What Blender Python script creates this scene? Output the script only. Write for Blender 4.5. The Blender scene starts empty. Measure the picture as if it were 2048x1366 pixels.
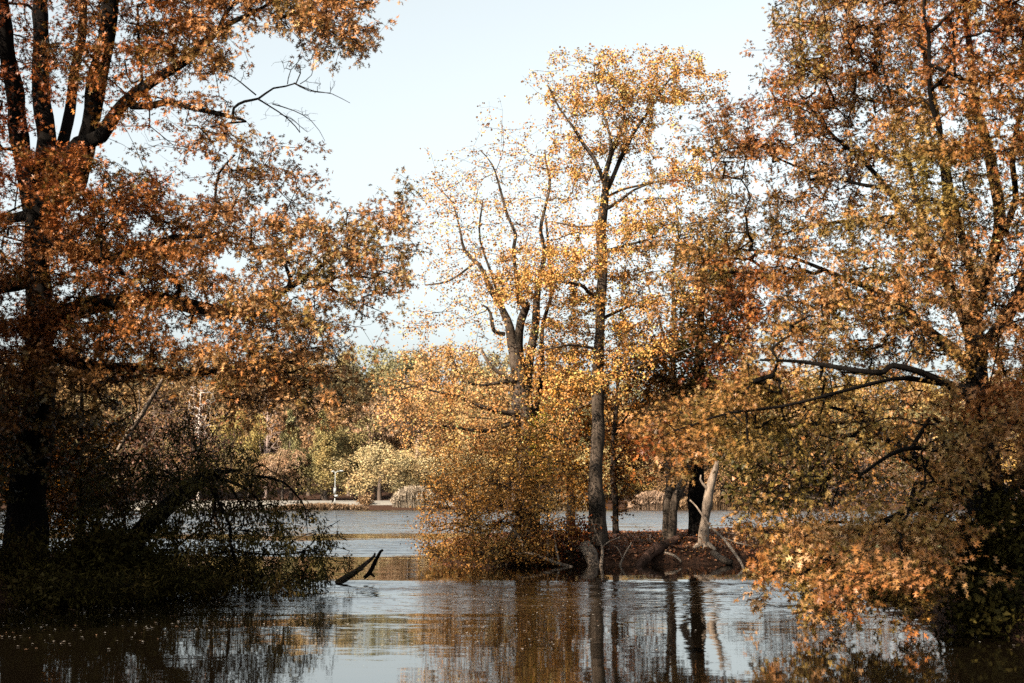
import bpy, math
import numpy as np
from mathutils import Vector, noise as mnoise

# ------------------------------------------------------------------ camera, sky, sun, exposure
S = bpy.context.scene
C = S.collection
F = 2048 * 50 / 36.0            # focal length in photograph pixels
CAMH = 1.7
HOR = 992.0                     # horizon row
TILT = math.atan((HOR - 683) / F)
cam_d = bpy.data.cameras.new('camera'); cam = bpy.data.objects.new('camera', cam_d); C.objects.link(cam)
cam.location = (0, 0, CAMH); cam.rotation_euler = (math.pi / 2 + TILT, 0, 0)
cam_d.lens = 50; cam_d.sensor_width = 36; cam_d.clip_end = 3000
cam_d.dof.use_dof = True; cam_d.dof.focus_distance = 36; cam_d.dof.aperture_fstop = 2.8
S.camera = cam

SUN_EL = math.radians(33); SUN_AZ = math.atan2(-0.72, -0.69)
W = bpy.data.worlds.new("World"); S.world = W; W.use_nodes = True
nt = W.node_tree; bg = nt.nodes['Background']
sky = nt.nodes.new('ShaderNodeTexSky'); sky.sky_type = 'NISHITA'; sky.sun_disc = False
sky.sun_elevation = SUN_EL; sky.sun_rotation = SUN_AZ
sky.air_density = 1.0; sky.dust_density = 4.0; sky.ozone_density = 1.0; sky.altitude = 0
hsv = nt.nodes.new('ShaderNodeHueSaturation'); hsv.inputs['Saturation'].default_value = .19
tint = nt.nodes.new('ShaderNodeMix'); tint.data_type = 'RGBA'; tint.blend_type = 'MULTIPLY'; tint.inputs['Factor'].default_value = 1; tint.inputs['B'].default_value = (.93, 1, .99, 1)
nt.links.new(sky.outputs[0], hsv.inputs['Color']); nt.links.new(hsv.outputs[0], tint.inputs['A']); nt.links.new(tint.outputs['Result'], bg.inputs[0]); bg.inputs[1].default_value = 0.074
sl = bpy.data.lights.new('sun', 'SUN'); so = bpy.data.objects.new('sun', sl); C.objects.link(so)
sl.energy = 5.0; sl.angle = math.radians(0.5); sl.color = (1.0, 0.85, 0.66)
sd = Vector((math.sin(SUN_AZ) * math.cos(SUN_EL), math.cos(SUN_AZ) * math.cos(SUN_EL), math.sin(SUN_EL)))
so.rotation_euler = sd.to_track_quat('Z', 'Y').to_euler()
S.view_settings.view_transform = 'Standard'; S.view_settings.look = 'None'
S.view_settings.exposure = 2.0; S.view_settings.gamma = 1.0
S.cycles.use_denoising = False; S.cycles.max_bounces = 6; S.cycles.diffuse_bounces = 1; S.cycles.glossy_bounces = 3
S.cycles.transmission_bounces = 3; S.cycles.caustics_reflective = False; S.cycles.caustics_refractive = False

ALB = .42                        # leaf tints below are relative; this brings them to real albedo
# ------------------------------------------------------------------ helpers
def P(px, py, d):
    """world point seen at photograph pixel (px,py), d metres ahead of the camera"""
    x = (px - 1024) / F; s = (683 - py) / F
    yy = math.cos(TILT) - s * math.sin(TILT); zz = math.sin(TILT) + s * math.cos(TILT)
    k = d / yy
    return np.array([x * k, d, CAMH + zz * k])

def link(o, parent=None):
    C.objects.link(o)
    if parent is not None: o.parent = parent
    return o

def tag(o, label=None, cat=None, group=None, kind=None):
    if label: o['label'] = label
    if cat: o['category'] = cat
    if group: o['group'] = group
    if kind: o['kind'] = kind
    return o

def empty(name, loc):
    o = bpy.data.objects.new(name, None); C.objects.link(o)
    o.location = [float(v) for v in loc]; o.empty_display_size = 0.2
    return o

def mesh(name, V, T, mat, col=None, smooth=False, root=None):
    """V (n,3) verts, T (m,3) triangles; root: Empty whose origin the mesh is local to"""
    V = np.asarray(V, dtype=np.float32).copy(); T = np.asarray(T, dtype=np.int32)
    if root is not None: V -= np.array(root.location, dtype=np.float32)
    me = bpy.data.meshes.new(name)
    me.vertices.add(len(V)); me.vertices.foreach_set('co', V.ravel())
    me.loops.add(T.size); me.loops.foreach_set('vertex_index', T.ravel())
    me.polygons.add(len(T))
    me.polygons.foreach_set('loop_start', np.arange(0, T.size, T.shape[1], dtype=np.int32))
    if smooth: me.polygons.foreach_set('use_smooth', np.ones(len(T), dtype=bool))
    if col is not None:
        a = me.attributes.new('col', 'FLOAT_COLOR', 'POINT')
        c4 = np.ones((len(V), 4), dtype=np.float32); c4[:, :3] = np.asarray(col) * ALB
        a.data.foreach_set('color', c4.ravel())
    me.materials.append(mat); me.update(calc_edges=True)
    o = bpy.data.objects.new(name, me)
    return link(o, root)

def unit(a):
    return a / np.maximum(np.linalg.norm(a, axis=-1, keepdims=True), 1e-9)

def n3(p, s=1.0, seed=0.0):
    return mnoise.noise(Vector((p[0] * s + seed, p[1] * s - seed * .7, p[2] * s + seed * .3)))

# ------------------------------------------------------------------ materials
def new_mat(name):
    m = bpy.data.materials.new(name); m.use_nodes = True
    t = m.node_tree; b = t.nodes['Principled BSDF']
    return m, t, b

def leaf_mat(name, rough=0.38, trans=0.18, spec=0.12, objcol=False):
    m, t, b = new_mat(name); N = t.nodes; L = t.links
    at = N.new('ShaderNodeAttribute'); at.attribute_name = 'col'
    src = at.outputs['Color']
    if objcol:
        oi = N.new('ShaderNodeObjectInfo'); mx = N.new('ShaderNodeMix'); mx.data_type = 'RGBA'; mx.blend_type = 'MULTIPLY'
        mx.inputs['Factor'].default_value = 1
        L.new(src, mx.inputs['A']); L.new(oi.outputs['Color'], mx.inputs['B']); src = mx.outputs['Result']
    L.new(src, b.inputs['Base Color'])
    b.inputs['Roughness'].default_value = rough; b.inputs['Specular IOR Level'].default_value = spec
    tr = N.new('ShaderNodeBsdfTranslucent'); mix = N.new('ShaderNodeMixShader'); mix.inputs[0].default_value = trans
    L.new(src, tr.inputs[0]); L.new(b.outputs[0], mix.inputs[1]); L.new(tr.outputs[0], mix.inputs[2])
    L.new(mix.outputs[0], N['Material Output'].inputs['Surface'])
    return m

def bark_mat(name, c1, c2, sc=17.0, bump=1.0):
    m, t, b = new_mat(name); N = t.nodes; L = t.links
    tc = N.new('ShaderNodeTexCoord'); mp = N.new('ShaderNodeMapping'); mp.inputs['Scale'].default_value = (1, 1, 0.22)
    L.new(tc.outputs['Object'], mp.inputs[0])
    n1 = N.new('ShaderNodeTexNoise'); n1.inputs['Scale'].default_value = sc; n1.inputs['Detail'].default_value = 9; n1.inputs['Roughness'].default_value = .8
    L.new(mp.outputs[0], n1.inputs['Vector'])
    n2 = N.new('ShaderNodeTexNoise'); n2.inputs['Scale'].default_value = 1.6; n2.inputs['Detail'].default_value = 4
    L.new(tc.outputs['Object'], n2.inputs['Vector'])
    ad = N.new('ShaderNodeMath'); ad.operation = 'ADD'; L.new(n1.outputs[0], ad.inputs[0]); L.new(n2.outputs[0], ad.inputs[1])
    mr = N.new('ShaderNodeMapRange'); mr.inputs[1].default_value = .84; mr.inputs[2].default_value = 1.16; L.new(ad.outputs[0], mr.inputs[0])
    mx = N.new('ShaderNodeMix'); mx.data_type = 'RGBA'; mx.inputs['A'].default_value = (*c1, 1); mx.inputs['B'].default_value = (*c2, 1)
    L.new(mr.outputs[0], mx.inputs['Factor']); L.new(mx.outputs['Result'], b.inputs['Base Color'])
    bp = N.new('ShaderNodeBump'); bp.inputs['Strength'].default_value = bump; bp.inputs['Distance'].default_value = .08
    L.new(n1.outputs[0], bp.inputs['Height']); L.new(bp.outputs[0], b.inputs['Normal'])
    b.inputs['Roughness'].default_value = .9; b.inputs['Specular IOR Level'].default_value = .03
    return m

M_leaf = leaf_mat('leaf'); M_far = leaf_mat('far_leaf', .7, .15, .1, True)
M_willow = leaf_mat('willow_leaf', .5, .15, .06); M_shade = leaf_mat('shaded_leaf', .6, .1, .02)
M_bark = bark_mat('bark', (.012, .010, .008), (.05, .035, .028))
M_bark_grey = bark_mat('grey_bark', (.012, .010, .008), (.085, .064, .05))
M_bark_shaded = bark_mat('shaded_bark', (.0025, .0022, .002), (.010, .008, .007))  # bark colour deepened to stand in for shaded, backlit limbs
M_dead = bark_mat('dead_wood', (.055, .042, .034), (.20, .155, .12), 14, .5)
M_twig = bark_mat('twig_bark', (.016, .012, .010), (.05, .035, .028))
M_paletwig = bark_mat('pale_twig', (.07, .05, .04), (.14, .105, .085))

# ------------------------------------------------------------------ tubes
def catmull(pts, step):
    pts = np.asarray(pts, float); out = []
    n = len(pts)
    for i in range(n - 1):
        p0 = pts[max(i - 1, 0)]; p1 = pts[i]; p2 = pts[i + 1]; p3 = pts[min(i + 2, n - 1)]
        k = max(2, int(np.linalg.norm((p2 - p1)[:3]) / step))
        for j in range(k):
            t = j / k
            out.append(0.5 * ((2 * p1) + (-p0 + p2) * t + (2 * p0 - 5 * p1 + 4 * p2 - p3) * t * t + (-p0 + 3 * p1 - 3 * p2 + p3) * t ** 3))
    out.append(pts[-1]); return np.array(out)

def sweep(path, sides=9, rough=0.10, seed=0.0, cap=True):
    """path (n,4): xyz + radius -> verts, tris"""
    p = path[:, :3]; r = np.maximum(path[:, 3], .003); n = len(p)
    tan = unit(np.gradient(p, axis=0))
    ref = np.array([0.0, 1.0, 0.0]) if abs(tan[0][1]) < .8 else np.array([1.0, 0, 0])
    V = []
    for i in range(n):
        ref = ref - tan[i] * ref.dot(tan[i]); ref = ref / max(np.linalg.norm(ref), 1e-9); b = np.cross(tan[i], ref)
        for k in range(sides):
            a = 2 * math.pi * k / sides
            dv = ref * math.cos(a) + b * math.sin(a)
            q = p[i] + dv * r[i]
            rr = r[i] * (1 + rough * (math.sin(3 * a + seed + i * .07) * .5 + n3(q, 2.2, seed) * 1.3 + n3(q, 9.0, seed) * .5))
            V.append(p[i] + dv * rr)
    T = []
    for i in range(n - 1):
        for k in range(sides):
            a = i * sides + k; b_ = i * sides + (k + 1) % sides; c = a + sides; d = b_ + sides
            T += [(a, b_, d), (a, d, c)]
    if cap:
        for end, base in ((0, 0), (n - 1, (n - 1) * sides)):
            ci = len(V); V.append(p[end] + (tan[end] * r[end] * .2 * (1 if end else -1)))
            for k in range(sides):
                a, b_ = base + k, base + (k + 1) % sides
                T.append((b_, a, ci) if end == 0 else (a, b_, ci))
    return np.array(V), np.array(T)

def edges_tubes(A, B, ra, rb, sides=4):
    """many thin frusta at once"""
    n = len(A); t = unit(B - A)
    ref = np.where(np.abs(t[:, 2:3]) < .9, np.array([[0, 0, 1.0]]), np.array([[1.0, 0, 0]]))
    u = unit(np.cross(t, ref)); v = np.cross(t, u)
    V = np.zeros((n, 2 * sides, 3))
    for k in range(sides):
        a = 2 * math.pi * k / sides; dv = u * math.cos(a) + v * math.sin(a)
        V[:, k] = A + dv * ra[:, None]; V[:, sides + k] = B + dv * rb[:, None]
    T = []
    for k in range(sides):
        T += [(k, (k + 1) % sides, sides + (k + 1) % sides), (k, sides + (k + 1) % sides, sides + k)]
    T = np.array(T)[None] + (np.arange(n) * 2 * sides)[:, None, None]
    return V.reshape(-1, 3), T.reshape(-1, 3)

# ------------------------------------------------------------------ leaf templates (length 1 along +y, normal +z)
def tpl_oak():
    L = [(.015, .20), (.24, .16), (.04, .34), (.46, .50), (.045, .56), (.30, .92), (.035, .80)]
    mid = [(0, .0), (0, .18), (0, .34), (0, .56), (0, .80), (0, 1.10)]
    V = [(x, y) for x, y in mid]; T = []
    for s in (1, -1):
        o = len(V); V += [(s * x, y) for x, y in L]
        f = [(0, o, 1), (1, o, o + 2), (1, o + 2, 2), (o, o + 1, o + 2), (2, o + 2, o + 4), (2, o + 4, 3), (o + 2, o + 3, o + 4),
             (3, o + 4, o + 6), (3, o + 6, 4), (o + 4, o + 5, o + 6), (4, o + 6, 5)]
        T += f if s > 0 else [(a, c, b) for a, b, c in f]
    V = np.array([(x, y, -.30 * (y - .5) ** 2 + .25 * abs(x) - .5 * x * x) for x, y in V])
    return V, np.array(T)

def tpl_maple():
    a = [(0, 0), (.22, .12), (.48, .30), (.26, .45), (.42, .72), (.14, .68), (0, 1), (-.14, .68), (-.42, .72), (-.26, .45), (-.48, .30), (-.22, .12)]
    V = np.array([(0, .42, .05)] + [(x, y, -.12 * abs(x) - .15 * (y - .4) ** 2) for x, y in a])
    return V, np.array([(0, i, i % 12 + 1) for i in range(1, 13)])

def tpl_oval(w=.34):
    V = np.array([(0, 0, 0), (w, .42, .06), (0, 1, -.06), (-w, .42, .06), (0, .45, -.02)])
    return V, np.array([(0, 1, 4), (1, 2, 4), (2, 3, 4), (3, 0, 4)])

def tpl_clump():
    V = np.array([(0, 0, 0), (.45, .1, .12), (.30, .55, -.05), (.5, .9, .1), (.05, .75, .15), (-.3, 1.0, -.08), (-.28, .5, .1), (-.55, .25, -.12), (0, .42, .12)])
    return V, np.array([(8, i, (i + 1) % 8) for i in range(8)])
TPL = {'oak': tpl_oak(), 'maple': tpl_maple(), 'oval': tpl_oval(), 'narrow': tpl_oval(.15), 'clump': tpl_clump()}

def leaves(pos, axis, size, col, tpl, rs, flat=.6):
    """pos, axis (n,3); size (n,); col (n,3)"""
    tv, tt = TPL[tpl]; n = len(pos); k = len(tv)
    y = unit(axis)
    nr = rs.normal(size=(n, 3)) * (1 - flat); nr[:, 2] += flat * np.where(rs.rand(n) < .85, 1, -1)
    z = unit(nr - y * (nr * y).sum(1, keepdims=True)); x = np.cross(y, z)
    curl = rs.uniform(.3, 2.6, size=(n, 1))
    V = pos[:, None] + size[:, None, None] * (tv[None, :, 0:1] * x[:, None] + tv[None, :, 1:2] * y[:, None] + tv[None, :, 2:3] * curl[..., None] * z[:, None])
    T = tt[None] + (np.arange(n) * k)[:, None, None]
    return V.reshape(-1, 3), T.reshape(-1, 3), np.repeat(col, k, axis=0)

def palette_pick(pts, pal, rs, freq=.9, seed=0.0, jit=.16):
    """pal: list of (r,g,b); neighbouring leaf clumps take similar tints"""
    pal = np.array(pal); n = len(pal)
    v = np.array([n3(p, freq, seed) for p in pts]) * 1.1 + .5 + rs.normal(size=len(pts)) * .16
    f = np.clip(v, 0, .9999) * (n - 1); i = f.astype(int); t = (f - i)[:, None]
    return (pal[i] * (1 - t) + pal[np.minimum(i + 1, n - 1)] * t) * np.exp(rs.normal(size=(len(pts), 1)) * jit)

# ------------------------------------------------------------------ growing twigs from the limbs to the leaf clumps
def grow(nodes, tips, rs, seg=.35, tip_r=.004, rmax=None, wob=.12, droop=0.0):
    """nodes (n,4) limb points + radius; returns edges and tip directions"""
    cap = len(nodes) + len(tips) * 14 + 10
    pos = np.zeros((cap, 3)); par = -np.ones(cap, int); lim = np.zeros(cap); cnt = np.zeros(cap)
    n0 = len(nodes); pos[:n0] = nodes[:, :3]; lim[:n0] = nodes[:, 3]; n = n0
    dist = np.array([np.min(np.linalg.norm(nodes[:, :3] - t, axis=1)) for t in tips])
    tipn = []
    for ti in np.argsort(dist):
        t = tips[ti]; v = pos[:n] - t
        dd = np.sqrt((v * v).sum(1)); dd[n0:] *= 1.0
        # prefer joining below/behind (twigs rise outward)
        j = int(np.argmin(dd + np.maximum(0, v[:, 2]) * .35)); L = np.linalg.norm(pos[j] - t)
        k = int(min(12, max(1, round(L / seg)))); a = pos[j].copy(); prev = j
        side = rs.normal(size=3) * L * wob
        for s in range(1, k + 1):
            u = s / k
            q = a + (t - a) * u + side * math.sin(u * math.pi) + rs.normal(size=3) * (L / k) * .07 * (s < k)
            q[2] += droop * math.sin(u * math.pi) * L
            pos[n] = q; par[n] = prev; prev = n; n += 1
        tipn.append((prev, ti))
    for i, _ in tipn: cnt[i] += 1
    for i in range(n - 1, n0 - 1, -1): cnt[par[i]] += cnt[i]
    rad = tip_r * np.maximum(cnt[:n], 1) ** .48
    rad[:n0] = lim[:n0]
    if rmax: rad[n0:] = np.minimum(rad[n0:], rmax)
    idx = np.arange(n0, n); A = pos[par[idx]]; B = pos[idx]
    rb = rad[idx]; ra = np.minimum(rad[par[idx]], rb * 1.35)
    dirs = np.zeros((len(tips), 3)); last = np.zeros((len(tips), 3))
    for i, ti in tipn:
        dirs[ti] = pos[i] - pos[par[i]]; last[ti] = pos[par[i]]
    return A, B, ra, rb, unit(dirs), last

# ------------------------------------------------------------------ crown maps: digits are leaf density per 50 px cell
def map_tips(x0, y0, rows, dfun, K, rs, spread=1.5, pw=1.6, cell=50, clump=.9, cf=1.1, seed=0.0, zf=1.9):
    g = [[0 if ch in '. ' else int(ch) for ch in r] for r in rows]; out = []
    for j, r in enumerate(g):
        for i, v in enumerate(r):
            if not v: continue
            n = K * (v / 9) ** pw; n = int(n) + (rs.rand() < n - int(n))
            made = tries = 0
            while made < n and tries < n * 6:
                tries += 1
                px = x0 + (i + rs.uniform(-.12, 1.12)) * cell; py = y0 + (j + rs.uniform(-.12, 1.12)) * cell
                q = P(px, py, dfun(px, py) + np.clip(rs.normal(), -1.8, 1.8) * spread)
                if n3(q * [1, 1, zf], cf, seed) * clump + .5 < .15 + rs.rand() * .7: continue
                if q[2] < .12: q[2] = rs.uniform(.1, .4)
                out.append(q); made += 1
    return np.array(out)

def blob_tips(blobs, rs):
    """blobs: (px,py,rx,ry,d,dd,n) pixel ellipses with a depth"""
    out = []
    for px, py, rx, ry, d, dd, n in blobs:
        for _ in range(n):
            while True:
                u = rs.uniform(-1, 1, 3)
                if (u * u).sum() <= 1: break
            q = P(px + u[0] * rx, py + u[1] * ry, d + u[2] * dd); q[2] = max(q[2], .08); out.append(q)
    return np.array(out)

def limb_path(pts, step=.22, seed=0.0, wob=1.0):
    """pts (px,py,d,width_px)"""
    raw = [np.append(P(a, b, d), w * .5 * d / F) for a, b, d, w in pts]
    c = catmull(raw, step)
    for i in range(1, len(c) - 1):
        k = min(1, i / 4) * wob
        c[i, 0] += n3(c[i], .9, seed) * .08 * k; c[i, 2] += n3(c[i], 1.1, seed + 9) * .05 * k
    c[:, 3] *= np.array([1 + .10 * n3(q, 1.7, seed + 3) for q in c])
    return c

def tree(name, label, cat, limbs, tips, leaf, pal, size, nleaf, seed, group=None, bark=None, twig=None,
         clump_r=.28, tip_r=.004, seg=.35, flat=.6, pf=.9, mat=None, droop=-.25, extra=None, tw_sides=4, rmax=None, jit=.16,
         base=None, root_flare=0.0, pal2=None, szf=None, hang=0.0, wob=.12, crown_name='crown', spread_leaf=1.0):
    rs = np.random.RandomState(seed)
    paths = [limb_path(l, seed=seed + i * 1.7) for i, l in enumerate(limbs)]
    if root_flare:
        p = paths[0]; z0 = p[0, 2]
        p[:, 3] *= 1 + root_flare * np.exp(-(p[:, 2] - z0) / .35)
    b = base if base is not None else paths[0][0, :3]
    root = empty(name, b); tag(root, label, cat, group)
    for i, p in enumerate(paths):
        V, T = sweep(p, 12 if p[0, 3] > .08 else 7, .14 if p[0, 3] > .05 else .06, seed + i)
        mesh('trunk' if i == 0 else 'limb', V, T, bark or M_bark, smooth=True, root=root)
    nodes = np.concatenate([p[(2 if i == 0 else 0):] for i, p in enumerate(paths)])
    if i_skip := (0 if len(nodes) < 12 else len(paths[0]) // 3):
        nodes = nodes[i_skip:]
    A, B, ra, rb, dirs, last = grow(nodes, tips, rs, seg, tip_r, rmax, wob)
    V, T = edges_tubes(A, B, ra, rb, tw_sides); mesh('branchwork', V, T, twig or bark or M_bark, smooth=True, root=root)
    if nleaf > 0:
        n = len(tips); cnt = np.maximum(1, rs.poisson(nleaf, n)); rep = np.repeat(np.arange(n), cnt); m = len(rep)
        u = rs.rand(m, 1) ** .7
        pos = last[rep] * (1 - u) + tips[rep] * u
        ax = unit(rs.normal(size=(m, 3)) + dirs[rep] * .7 + np.array([0, 0, droop]))
        pos = pos + ax * clump_r * (rs.rand(m, 1) ** .8) * spread_leaf
        pos[:, 2] -= hang * rs.rand(m)
        tipc = palette_pick(tips, pal, rs, pf, seed * 1.3, jit)
        for pl_, fn_ in (pal2 or []):
            w = np.clip([fn_(q) for q in tips], 0, 1)[:, None]; tipc = tipc * (1 - w) + palette_pick(tips, pl_, rs, pf, seed * 2.3, jit) * w
        col = tipc[rep] * np.exp(rs.normal(size=(m, 1)) * .22); col = np.clip(col, .004, .85)
        sz = size * rs.uniform(.6, 1.2, m) * (np.array([szf(q) for q in tips])[rep] if szf else 1)
        axl = unit(ax + rs.normal(size=(m, 3)) * .45 + np.array([0, 0, droop]))
        ok = pos[:, 2] > .04
        V, T, cc = leaves(pos[ok], axl[ok], sz[ok], col[ok], leaf, rs, flat)
        mesh(crown_name, V, T, mat or M_leaf, cc, root=root)
    return root

# ------------------------------------------------------------------ terrain and water
def sn(x, y):
    return (np.sin(x * 1.3 + y * .7) + np.sin(x * .6 - y * 1.9 + 1.3) + np.sin(x * 2.9 + y * 2.3 + .4) * .5 + np.sin(x * 5.1 - y * 4.3) * .3) / 2.8

LAND = [(2.6, 42.8, 4.9, 7.2, .40), (13, 46.5, 9.5, 8.5, .45), (-16.5, 27, 10.9, 5.2, .5), (13.3, 21, 7.4, 9.5, .5), (0, -9, 40, 11, .25), (-24, 6, 14, 22, .5), (26, 16, 14, 26, .5)]
def sstep(a, b, x):
    t = np.clip((x - a) / (b - a), 0, 1); return t * t * (3 - 2 * t)
def height(x, y):
    x = np.asarray(x, float); y = np.asarray(y, float)
    wob = sn(x, y) * .25
    z = np.full(x.shape, -1.2)
    for cx, cy, rx, ry, h in LAND:
        q = (np.abs((x - cx) / rx) ** 2.6 + np.abs((y - cy) / ry) ** 2.6) ** (1 / 2.6)
        d = (1 - q) * min(rx, ry) + wob
        z = np.maximum(z, -1.2 + (1.2 + h) * sstep(-1.4, .7, d) + .05 * sn(x * 3, y * 3) * sstep(0, 1, d) + .12 * sstep(.5, 3, d))
    shore = 173 + 5 * np.sin(x * .021 + 1) + 2.2 * np.sin(x * .11)
    d = y - shore
    far = -1.2 + 1.9 * sstep(-5, 5, d)
    hill = sstep(18, 150, d) * (15 + 3.5 * np.sin(x * .018 + 2.2) + 1.5 * np.sin(x * .05)) + np.maximum(0, d - 150) * .02
    return np.maximum(z, far + hill)

def axis_pts(segs):
    out = []
    for a, b, st in segs: out += list(np.arange(a, b, st))
    out.append(segs[-1][1]); return np.array(out)
xs = axis_pts([(-900, -200, 70), (-200, -60, 10), (-60, -25, 2.5), (-25, 25, .3), (25, 60, 2.5), (60, 200, 10), (200, 900, 70)])
ys = axis_pts([(-300, -20, 40), (-20, 10, 2), (10, 57, .3), (57, 165, 6), (165, 200, 1.5), (200, 360, 8), (360, 1500, 90)])
XX, YY = np.meshgrid(xs, ys); ZZ = height(XX, YY)
V = np.stack([XX.ravel(), YY.ravel(), ZZ.ravel()], 1)
nx, ny = len(xs), len(ys); I = np.arange(nx * ny).reshape(ny, nx)
Q = np.stack([I[:-1, :-1].ravel(), I[:-1, 1:].ravel(), I[1:, 1:].ravel(), I[1:, :-1].ravel()], 1)
m, t, b = new_mat('leaf_litter_ground'); N = t.nodes; L = t.links
tc = N.new('ShaderNodeTexCoord')
n1 = N.new('ShaderNodeTexNoise'); n1.inputs['Scale'].default_value = 11; n1.inputs['Detail'].default_value = 9; n1.inputs['Roughness'].default_value = .75
vo = N.new('ShaderNodeTexVoronoi'); vo.inputs['Scale'].default_value = 9
L.new(tc.outputs['Object'], n1.inputs['Vector']); L.new(tc.outputs['Object'], vo.inputs['Vector'])
cr = N.new('ShaderNodeValToRGB'); e = cr.color_ramp.elements
e[0].position = .35; e[0].color = (.006, .004, .003, 1); e[1].position = .68; e[1].color = (.055, .026, .014, 1)
L.new(n1.outputs[0], cr.inputs[0])
mx = N.new('ShaderNodeMix'); mx.data_type = 'RGBA'; mx.inputs['Factor'].default_value = .25; L.new(cr.outputs[0], mx.inputs['A'])
hs = N.new('ShaderNodeHueSaturation'); hs.inputs['Color'].default_value = (.05, .02, .012, 1); L.new(vo.outputs['Distance'], hs.inputs['Value']); L.new(hs.outputs[0], mx.inputs['B'])
L.new(mx.outputs['Result'], b.inputs['Base Color']); b.inputs['Roughness'].default_value = .95; b.inputs['Specular IOR Level'].default_value = .1
bp = N.new('ShaderNodeBump'); bp.inputs['Strength'].default_value = .9; bp.inputs['Distance'].default_value = .08
L.new(n1.outputs[0], bp.inputs['Height']); L.new(bp.outputs[0], b.inputs['Normal'])
tag(mesh('ground', V, Q, m, smooth=True), kind='structure')

# water: real ripples as a normal field, wind patches in world metres
m, t, b = new_mat('lake_water'); N = t.nodes; L = t.links
geo = N.new('ShaderNodeNewGeometry'); sep = N.new('ShaderNodeSeparateXYZ'); L.new(geo.outputs['Position'], sep.inputs[0])
def nz(scale, detail, sx, sy, off=0):
    mp = N.new('ShaderNodeMapping'); mp.inputs['Scale'].default_value = (sx, sy, 1); mp.inputs['Location'].default_value = (off, off * .3, 0)
    L.new(geo.outputs['Position'], mp.inputs[0])
    n = N.new('ShaderNodeTexNoise'); n.inputs['Scale'].default_value = scale; n.inputs['Detail'].default_value = detail; L.new(mp.outputs[0], n.inputs['Vector'])
    return n
def mth(op, a, b_=None, c=None):
    n = N.new('ShaderNodeMath'); n.operation = op
    for k, v in enumerate((a, b_, c)):
        if v is None: continue
        if isinstance(v, (int, float)): n.inputs[k].default_value = v
        else: L.new(v, n.inputs[k])
    return n.outputs[0]
warp = nz(1, 6, .16, .22)
wy = mth('MULTIPLY', sep.outputs['Y'], mth('MULTIPLY_ADD', warp.outputs[0], .22, .89))
ramp = N.new('ShaderNodeValToRGB'); ramp.color_ramp.interpolation = 'LINEAR'
lg = mth('DIVIDE', mth('LOGARITHM', wy, 10), 2.5)         # log distance 1..316 m -> 0..1
L.new(lg, ramp.inputs[0])
stops = [(9, .02), (14, .02), (18, .03), (21, .12), (24, .5), (28.5, .5), (30, .04), (40, .05), (43, .8), (55, .8), (57, .10), (63, .10), (66, .5), (88, .55), (93, .9), (173, .9)]
el = ramp.color_ramp.elements
while len(el) < len(stops): el.new(.5)
for k, (dm, v) in enumerate(stops):
    el[k].position = math.log10(dm) / 2.5
for k, (dm, v) in enumerate(stops): el[k].color = (v, v, v, 1)
patch = nz(1, 4, .22, .9, 7)
pm = N.new('ShaderNodeMapRange'); pm.inputs[1].default_value = .38; pm.inputs[2].default_value = .62; pm.inputs[3].default_value = .35; pm.inputs[4].default_value = 1.3
L.new(patch.outputs[0], pm.inputs[0])
amp = mth('MULTIPLY_ADD', mth('MULTIPLY', ramp.outputs[0], pm.outputs[0]), .42, .005)
fine = nz(1, 3, 5.5, 16, 3); mid_ = nz(1, 2, 2.1, 6.5, 11)
def centred(n):
    v = N.new('ShaderNodeVectorMath'); v.operation = 'SUBTRACT'; L.new(n.outputs['Color'], v.inputs[0]); v.inputs[1].default_value = (.5, .66, .5); return v.outputs[0]
va = N.new('ShaderNodeVectorMath'); va.operation = 'ADD'; L.new(centred(fine), va.inputs[0]); L.new(centred(mid_), va.inputs[1])
vs = N.new('ShaderNodeVectorMath'); vs.operation = 'SCALE'; L.new(va.outputs[0], vs.inputs[0]); L.new(amp, vs.inputs['Scale'])
vm = N.new('ShaderNodeVectorMath'); vm.operation = 'MULTIPLY_ADD'; L.new(vs.outputs[0], vm.inputs[0]); vm.inputs[1].default_value = (.6, 1.3, 0); vm.inputs[2].default_value = (0, 0, 1)
vn = N.new('ShaderNodeVectorMath'); vn.operation = 'NORMALIZE'; L.new(vm.outputs[0], vn.inputs[0])
L.new(vn.outputs[0], b.inputs['Normal'])
b.inputs['Base Color'].default_value = (.0032, .0022, .0012, 1); b.inputs['Roughness'].default_value = .03; b.inputs['IOR'].default_value = 1.62
wv = np.array([(-1000, -300, 0), (1000, -300, 0), (1000, 215, 0), (-1000, 215, 0)], float)
tag(mesh('water', wv, [(0, 1, 2, 3)], m), kind='structure')
#PART2
R_ = np.random.RandomState
RUST = [(.16, .040, .010), (.36, .10, .024), (.54, .18, .05), (.20, .065, .015), (.12, .075, .014), (.46, .145, .035), (.62, .26, .09)]
TAN = [(.50, .22, .07), (.66, .34, .14), (.20, .135, .03), (.54, .23, .07), (.11, .088, .02), (.74, .42, .19), (.42, .155, .04), (.28, .18, .045)]
TAN = [(r, g * .98, b * 1.03) for r, g, b in TAN]
SHADED = [(.10, .055, .014), (.06, .05, .014), (.20, .075, .02), (.14, .05, .014), (.05, .042, .012)]  # dark tints that paint shade into low foliage
GREEN = [(.17, .13, .03), (.34, .23, .06), (.11, .09, .02), (.44, .25, .07), (.20, .16, .04)]
GOLD = [(.92, .40, .10), (.98, .48, .15), (.82, .33, .07), (.95, .46, .17)]
PEACH = [(.88, .40, .13), (.94, .52, .22), (.74, .30, .08), (.86, .44, .18)]
BUSH = [(.40, .18, .04), (.68, .32, .075), (.52, .21, .04), (.74, .40, .12), (.28, .18, .045), (.36, .13, .03)]
OLIVE = [(.06, .048, .012), (.12, .09, .022), (.045, .04, .012), (.17, .115, .03), (.10, .055, .02)]

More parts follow.
